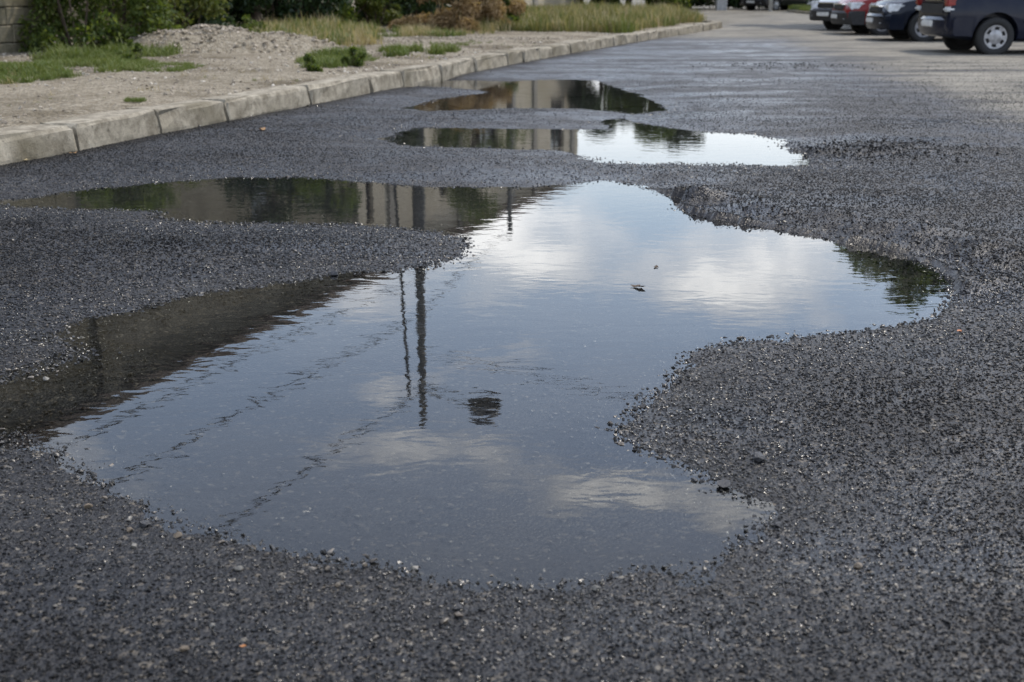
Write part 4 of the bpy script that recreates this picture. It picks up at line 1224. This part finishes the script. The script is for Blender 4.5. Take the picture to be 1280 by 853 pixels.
def car(name, near_wheel, az, wheel_is, label, col, style, group='cars parked side by side at the right'):
    """near_wheel: ground point of the camera-side wheel; wheel_is 'rear' or 'front'; az: heading"""
    W, WB = style.get('W', 1.70), style.get('WB', 2.55)
    RO, FO = style.get('RO', 0.78), style.get('FO', 0.84)
    HT = style.get('H', 1.46); belt = style.get('belt', 0.93); hood = style.get('hood', 0.88)
    mat = paint(name + ' paint', col)
    hd = Vector((math.sin(az), math.cos(az), 0)); left = Vector((-hd.y, hd.x, 0))
    side = 1 if left.dot(Vector((-near_wheel[0], -near_wheel[1], 0))) > 0 else -1     # which side faces the camera
    wx = -WB / 2 if wheel_is == 'rear' else WB / 2
    org = Vector((*near_wheel, 0)) - hd * wx - left * side * (W / 2 - 0.10)
    root = tag(empty(name, (org.x, org.y, 0.03), math.atan2(hd.y, hd.x)), label, 'car', group)
    xr, xf = -WB / 2 - RO, WB / 2 + FO
    tall = style.get('tall', False); boot = style.get('boot', False)
    # stations along the car: x, half width, bottom, shoulder height, top height at the centre
    rear_top = belt + 0.03 if not boot else belt + 0.05
    st = [(xr, .74, .42, .62, .66), (xr + .03, .79, .32, rear_top - .10, rear_top - .04), (xr + .14, .83, .26, rear_top - .04, rear_top), (xr + .5, .85, .22, belt, belt + .03), (-.2, .85, .20, belt - .01, belt + .03),
          (WB / 2 - .6, .85, .20, belt - .02, belt + .02), (WB / 2 - .1, .85, .22, hood - .02, hood + .05), (xf - .45, .83, .24, hood - .10, hood - .02), (xf - .16, .79, .26, hood - .19, hood - .10), (xf - .03, .72, .32, .60, .66), (xf, .64, .40, .54, .56)]
    ring = []
    sc = W / 1.70
    for x, hw, b0, sh, tp in st:
        hw *= sc
        half = [(0, b0), (hw * .86, b0), (hw * .96, b0 + .05), (hw, b0 + .22 * (sh - b0)), (hw * 1.005, b0 + .6 * (sh - b0)), (hw * .985, b0 + .85 * (sh - b0)), (hw * .93, sh), (hw * .6, tp - .012), (0, tp)]
        ring.append([(x, y, z) for y, z in half] + [(x, -y, z) for y, z in half[-2:0:-1]])
    m = len(ring[0]); vs = [v for r_ in ring for v in r_]
    fs = [(i * m + j, i * m + (j + 1) % m, (i + 1) * m + (j + 1) % m, (i + 1) * m + j) for i in range(len(ring) - 1) for j in range(m)]
    fs += [tuple(range(m - 1, -1, -1)), tuple(range((len(ring) - 1) * m, len(ring) * m))]
    body = mesh_obj('body', vs, fs, mat, root)
    bm = bmesh.new(); bm.from_mesh(body.data)
    bmesh.ops.recalc_face_normals(bm, faces=bm.faces); bm.to_mesh(body.data); bm.free()
    cut = MB()
    for x in (-WB / 2, WB / 2):
        for sy in (1, -1):
            y0, y1 = (W / 2 - .27, W / 2 + .2) if sy > 0 else (-W / 2 - .2, -W / 2 + .27)
            cut.tube([(x, y0, .31), (x, y1, .31)], .375, 28)
    co = cut.build('cutter', None)
    bm = bmesh.new(); bm.from_mesh(co.data); bmesh.ops.recalc_face_normals(bm, faces=bm.faces); bm.to_mesh(co.data); bm.free()
    tmp = bpy.data.objects.new('tmp', body.data.copy()); COL.objects.link(tmp)
    bo = tmp.modifiers.new('b', 'BOOLEAN'); bo.operation = 'DIFFERENCE'; bo.object = co; bo.solver = 'EXACT'
    dg = bpy.context.evaluated_depsgraph_get(); dg.update()
    nm = bpy.data.meshes.new_from_object(tmp.evaluated_get(dg))
    bpy.data.objects.remove(tmp); bpy.data.objects.remove(co)
    nm.materials.clear(); nm.materials.append(mat)
    nm.shade_smooth(); nm.set_sharp_from_angle(angle=R(32))
    nm.name = 'body'; body.data = nm
    # cabin with roof and windows
    rx0 = xr + (.16 if not boot else .75); rx1 = WB / 2 - .28
    if tall: rx1 = WB / 2 - .05
    t0, t1 = rx0 + (.22 if not boot else .5), rx1 - .62
    bw, tw = W / 2 * .93, W / 2 * .72
    c8 = [(rx0, bw, belt), (rx1, bw * .97, belt), (rx1, -bw * .97, belt), (rx0, -bw, belt), (t0, tw, HT - .03), (t1, tw, HT - .04), (t1, -tw, HT - .04), (t0, -tw, HT - .03)]
    c8 = [(x, y, z - (.06 if z == belt else 0)) for x, y, z in c8]
    mid = [((t0 + t1) / 2, tw * 1.02, HT), ((t0 + t1) / 2, -tw * 1.02, HT)]
    cab = mesh_obj('cabin', c8 + mid, [(0, 1, 5, 8, 4), (2, 3, 7, 9, 6), (1, 2, 6, 5), (3, 0, 4, 7), (4, 8, 9, 7), (8, 5, 6, 9), (0, 3, 2, 1)], mat, root)
    soften(cab, 0.03, 2); cab.data.shade_smooth(); cab.data.set_sharp_from_angle(angle=R(40))
    def pane(a, b, c, d, f0, f1, g0, g1, off):
        A, B, C, D = map(Vector, (a, b, c, d))          # a-b bottom, d-c top
        P = lambda u, v: (A.lerp(B, u)).lerp(D.lerp(C, u), v)
        q = [P(f0, g0), P(f1, g0), P(f1, g1), P(f0, g1)]
        nrm = (q[1] - q[0]).cross(q[3] - q[0]).normalized() * off
        o = MB(); o.add([v + nrm for v in q] + [v - nrm for v in q], [(0, 1, 2, 3), (7, 6, 5, 4), (0, 4, 5, 1), (1, 5, 6, 2), (2, 6, 7, 3), (3, 7, 4, 0)])
        return o.build('window', M_CARGLASS, root)
    for sy in (0, 1):
        a, b, c, d = (c8[0], c8[1], c8[5], c8[4]) if sy == 0 else (c8[3], c8[2], c8[6], c8[7])
        pane(a, b, c, d, .07, .47, .2, .9, .012); pane(a, b, c, d, .51, .93, .2, .9, .012)
    pane(c8[1], c8[2], c8[6], c8[5], .06, .94, .12, .93, .012); pane(c8[3], c8[0], c8[4], c8[7], .06, .94, .2, .93, .012)
    # bumpers, lamps, plates, grille
    bmat = M_BLACK if style.get('dark_bumper') else mat
    def slab(nm_, x0, x1, hw0, hw1, z0, z1, mt, par=root):
        o = MB().add([(x0, -hw0, z0), (x1, -hw1, z0), (x1, hw1, z0), (x0, hw0, z0), (x0, -hw0, z1), (x1, -hw1, z1), (x1, hw1, z1), (x0, hw0, z1)],
                     [(0, 1, 2, 3), (4, 7, 6, 5), (0, 4, 5, 1), (1, 5, 6, 2), (2, 6, 7, 3), (3, 7, 4, 0)]).build(nm_, mt, par)
        bm_ = bmesh.new(); bm_.from_mesh(o.data); bmesh.ops.recalc_face_normals(bm_, faces=bm_.faces); bm_.to_mesh(o.data); bm_.free()
        soften(o, .02, 2); return o
    def bow(nm_, xc, sgn, depth, hw, z0, z1, curve, mt):
        ys = [-1, -.93, -.75, -.5, -.2, .2, .5, .75, .93, 1]; o = MB(); vs_ = []
        for y_ in ys:
            xo = xc + sgn * curve * (1 - abs(y_) ** 2.6); xi = xc - sgn * depth
            for x_, z_ in ((xi, z0), (xo - sgn * .03, z0), (xo, z0 + .06), (xo, z1 - .05), (xo - sgn * .04, z1), (xi, z1)): vs_.append((x_, y_ * hw, z_))
        n_ = len(ys)
        fs_ = [(i * 6 + k, i * 6 + (k + 1) % 6, (i + 1) * 6 + (k + 1) % 6, (i + 1) * 6 + k) for i in range(n_ - 1) for k in range(6)]
        fs_ += [tuple(range(5, -1, -1)), tuple(range((n_ - 1) * 6, n_ * 6))]
        ob = o.add(vs_, fs_).build(nm_, mt, root)
        bm_ = bmesh.new(); bm_.from_mesh(ob.data); bmesh.ops.recalc_face_normals(bm_, faces=bm_.faces); bm_.to_mesh(ob.data); bm_.free()
        ob.data.shade_smooth(); ob.data.set_sharp_from_angle(angle=R(35))
        return ob
    rb = bow('rear_bumper', xr + .08, -1, .32, W / 2 * 1.012, .30, .60, .15, bmat)
    fbp = bow('front_bumper', xf - .10, 1, .30, W / 2 * 1.008, .24, .55, .20, bmat)
    slab('number_plate', xr - .10, xr - .05, .26, .26, .43, .54, M_PLATE)
    slab('number_plate', xf + .08, xf + .115, .26, .26, .36, .47, M_PLATE)
    slab('grille', xf - .10, xf + .035, .42, .36, .57, .68, M_BLACK)
    slab('grille_trim', xf - .10, xf + .038, .40, .36, .685, .71, M_CHROME)
    for sy in (1, -1):
        def lamp(nm_, x0, x1, y0, y1, z0, z1, mt, par=root):
            o = MB().box(min(x0, x1), max(x0, x1), min(sy * y0, sy * y1), max(sy * y0, sy * y1), z0, z1).build(nm_, mt, par)
            return soften(o, .025, 2)
        tl = lamp('tail_light', xr - .05, xr + .12, W / 2 * .78, W / 2 * .955, .77, .95, M_RED)
        lamp('reversing_lamp', xr - .055, xr + .11, W / 2 * .76, W / 2 * .95, .69, .767, M_CLEAR, tl)
        lamp('headlight', xf - .44, xf - .07, W / 2 * .52, W / 2 * .94, .58, .75, M_CLEAR)
        lamp('fog_lamp', xf - .10, xf + .03, W / 2 * .52, W / 2 * .72, .33, .40, M_CLEAR, fbp)
        lamp('wing_mirror', rx1 - .28, rx1 - .14, W / 2 * .95, W / 2 + .17, belt + .01, belt + .13, mat)
        for hx0 in (-.35, .55): lamp('door_handle', hx0, hx0 + .2, W / 2 * .98, W / 2 + .025, belt - .14, belt - .10, mat)
        lamp('side_trim', -WB / 2 + .42, WB / 2 - .42, W / 2 * .985, W / 2 + .018, .52, .57, style.get('trim', mat))
    slab('boot_trim', xr - .03, xr + .02, .42, .42, rear_top - .11, rear_top - .06, M_CHROME)
    slab('boot_panel', xr - .015, xr + .02, .56, .56, .64, .83, M_BLACK)
    for x in (-WB / 2, WB / 2):
        for sy in (1, -1):
            wo_ = link('wheel', TYRE, root, (x, sy * (W / 2 - .10), .285))
            if sy > 0: wo_.rotation_euler = (0, 0, math.pi)
            link('wheel_cover', HUB, wo_); link('brake_disc', BRK, wo_)
    # door seam
    return root

HATCH = dict(W=1.70, WB=2.52, RO=0.80, FO=0.82, H=1.47, belt=0.95, hood=0.90)
navy = car('navy_car', G(1239, 70.5), R(90), 'rear', 'navy blue car seen from its rear corner, nearest the camera', (0.006, 0.009, 0.022), HATCH)
blue = car('dark_blue_car', G(1152, 54), R(-88), 'front', 'dark blue car between the navy and the red car, nose to the road', (0.006, 0.009, 0.018), dict(HATCH, W=1.72, trim=M_BLACK))
red = car('red_car', G(1100, 46), R(-90), 'front', 'dark red car with black bumper between the white and the blue car', (0.20, 0.016, 0.014), dict(HATCH, dark_bumper=True, H=1.6, tall=True))
white = car('white_car', G(1086, 40.5), R(-112), 'front', 'white car with dark bumper, farthest of the four parked cars', (0.62, 0.64, 0.66), dict(HATCH, dark_bumper=True, H=1.6, tall=True))
far = car('black_car', G(968, 14.5), R(-128), 'front', 'black car parked at the very end of the road', (0.012, 0.012, 0.013), dict(HATCH, H=1.5), group=None)

# ------------------------------------------------------------------ single stones and leaves lying about
M_DSTONE = plain('wet dark stone', (0.03, 0.03, 0.033), 0.35, scale=60, bump=0.002)
M_TSTONE = plain('tan pebble', (0.13, 0.10, 0.068), 0.5, scale=60)
M_WSTONE = plain('pale pebble', (0.13, 0.122, 0.105), 0.5, scale=60)
M_DLEAF = plain('fallen leaf', (0.26, 0.15, 0.06), 0.7, scale=40)
def pebble(px, py, wpx, mat, label, name='stone', cat='stone', seed=0, flat=0.75, group='single stones lying by the puddle', lift=0.22):
    b_ = G(px, py, 0.01); zc = b_[1] * CP + CAM_H * SP
    w_ = wpx / FPX * zc
    me = stone_mesh(name, mat, 500 + seed, flat * 0.85, 17)
    o = link(name, me)
    z = float(road_z(np.array([b_[0]]), np.array([b_[1]]))[0])
    o.location = (b_[0], b_[1], max(z, -0.004) + w_ * lift); o.scale = (w_, w_, w_); o.rotation_euler = (0, 0, rnd.uniform(0, 6))
    return tag(o, label, cat, group)
for i, a in enumerate(((905, 604, 22, M_DSTONE, 'rounded dark stone in the water at the right bank, largest there'),
          (180, 653, 19, M_DSTONE, 'angular black stone on the near left bank beside tan pebbles'),
          (572, 758, 15, M_DSTONE, 'small black stone on the gravel in front of the puddle'),
          (955, 684, 16, M_DSTONE, 'dark stone at the near right corner of the puddle'),
          (948, 574, 22, M_DSTONE, 'flat dark stone on the gravel above the rounded stone'),
          (203, 665, 10, M_DSTONE, 'small black stone right of the angular black one'),
          (418, 341, 14, M_DSTONE, 'dark lump at the tip of the gravel tongue'),
          (868, 596, 12, M_DSTONE, 'small dark stone in the water left of the rounded stone'),
          (973, 655, 15, M_DSTONE, 'dark stone on the bank above the near right corner'),
          (162, 660, 12, M_TSTONE, 'tan pebble just left of the angular black stone'),
          (162, 646, 11, M_WSTONE, 'pale pebble behind the tan one on the near left bank'),
          (222, 667, 14, M_TSTONE, 'brownish pebble in the shallow water on the near left'),
          (298, 710, 13, M_WSTONE, 'white pebble on the near bank left of the middle'),
          (167, 682, 11, M_WSTONE, 'pale flat pebble below the tan one'),
          (231, 821, 15, M_TSTONE, 'flat tan pebble near the bottom edge'),
          (745, 733, 14, M_WSTONE, 'pale pebble on the near bank right of the middle'),
          (518, 706, 14, M_WSTONE, 'pale pebble in the shallow water at the near bank'),
          (1072, 709, 14, M_TSTONE, 'orange tan pebble on the gravel at the right'),
          (1009, 727, 10, M_WSTONE, 'white pebble on the gravel at the right'),
          (1130, 752, 9, M_WSTONE, 'small white pebble right of the orange tan one'),
          (110, 632, 13, M_TSTONE, 'brown pebble on the left bank'),
          (265, 787, 10, M_WSTONE, 'small pale pebble on the gravel at the lower left'),
          (1178, 688, 10, M_DSTONE, 'black stone alone on the gravel at the right'),
          (57, 470, 10, M_WSTONE, 'pale pebble at the left bank below the gravel tongue'))):
    pebble(*a, seed=i, cat='stone' if a[3] is M_DSTONE else 'pebble', name='stone' if a[3] is M_DSTONE else 'pebble')

def leaf_litter(px, py, wpx, label, mat=M_DLEAF, z=None, seed=0):
    b_ = G(px, py, 0.005 if z is None else z); zc = b_[1] * CP + CAM_H * SP; w_ = wpx / FPX * zc
    r = random.Random(seed)
    zz = float(road_z(np.array([b_[0]]), np.array([b_[1]]))[0]); zz = max(zz + .008, .002) if z is None else z
    n_ = 8; top = []
    for k in range(n_):
        a = 2 * math.pi * k / n_
        rr = (.5 if k % 4 == 0 else .32) * r.uniform(.8, 1.15)
        top.append((w_ * rr * math.cos(a), w_ * rr * .8 * math.sin(a), w_ * r.uniform(.0, .16)))
    vs = top + [(0, 0, w_ * .02)] + [(x, y, z_ - .0015) for x, y, z_ in top]
    fs = [(k, (k + 1) % n_, n_) for k in range(n_)] + [(k, k + n_ + 1, (k + 1) % n_ + n_ + 1, (k + 1) % n_) for k in range(n_)]
    o = mesh_obj('fallen_leaf', vs, fs, mat); o.location = (b_[0], b_[1], zz); o.rotation_euler = (0, 0, r.uniform(0, 6))
    return tag(o, label, 'leaf', 'fallen leaves on the road and water')
leaf_litter(820, 334, 11, 'dark leaf floating in the bright middle of the puddle', M_BARK, 0.002, 1)
leaf_litter(797, 359, 20, 'long dark leaf floating below the other floating one', M_BARK, 0.002, 2)
leaf_litter(1199, 418, 11, 'orange brown leaf on the gravel right of the puddle tip', plain('orange leaf', (0.38, 0.13, 0.04), 0.6), None, 3)
leaf_litter(328, 168, 20, 'tan leaf on the road near the kerb', M_DLEAF, None, 4)
leaf_litter(305, 823, 8, 'small orange leaf at the bottom edge', plain('rust leaf', (0.36, 0.15, 0.05), 0.6), None, 5)
leaf_litter(92, 199, 14, 'brown leaf lying at the foot of the kerb', M_DLEAF, None, 6)
leaf_litter(34, 207, 11, 'small pale leaf at the foot of the kerb near the left edge', plain('pale leaf', (0.38, 0.31, 0.17), 0.7), None, 7)
leaf_litter(312, 170, 12, 'curled brown leaf beside the tan leaf near the kerb', M_BARK, None, 8)

scene.cycles.max_bounces = 8
scene.cycles.transparent_max_bounces = 12
scene.cycles.use_denoising = True
scene.cycles.caustics_reflective = False
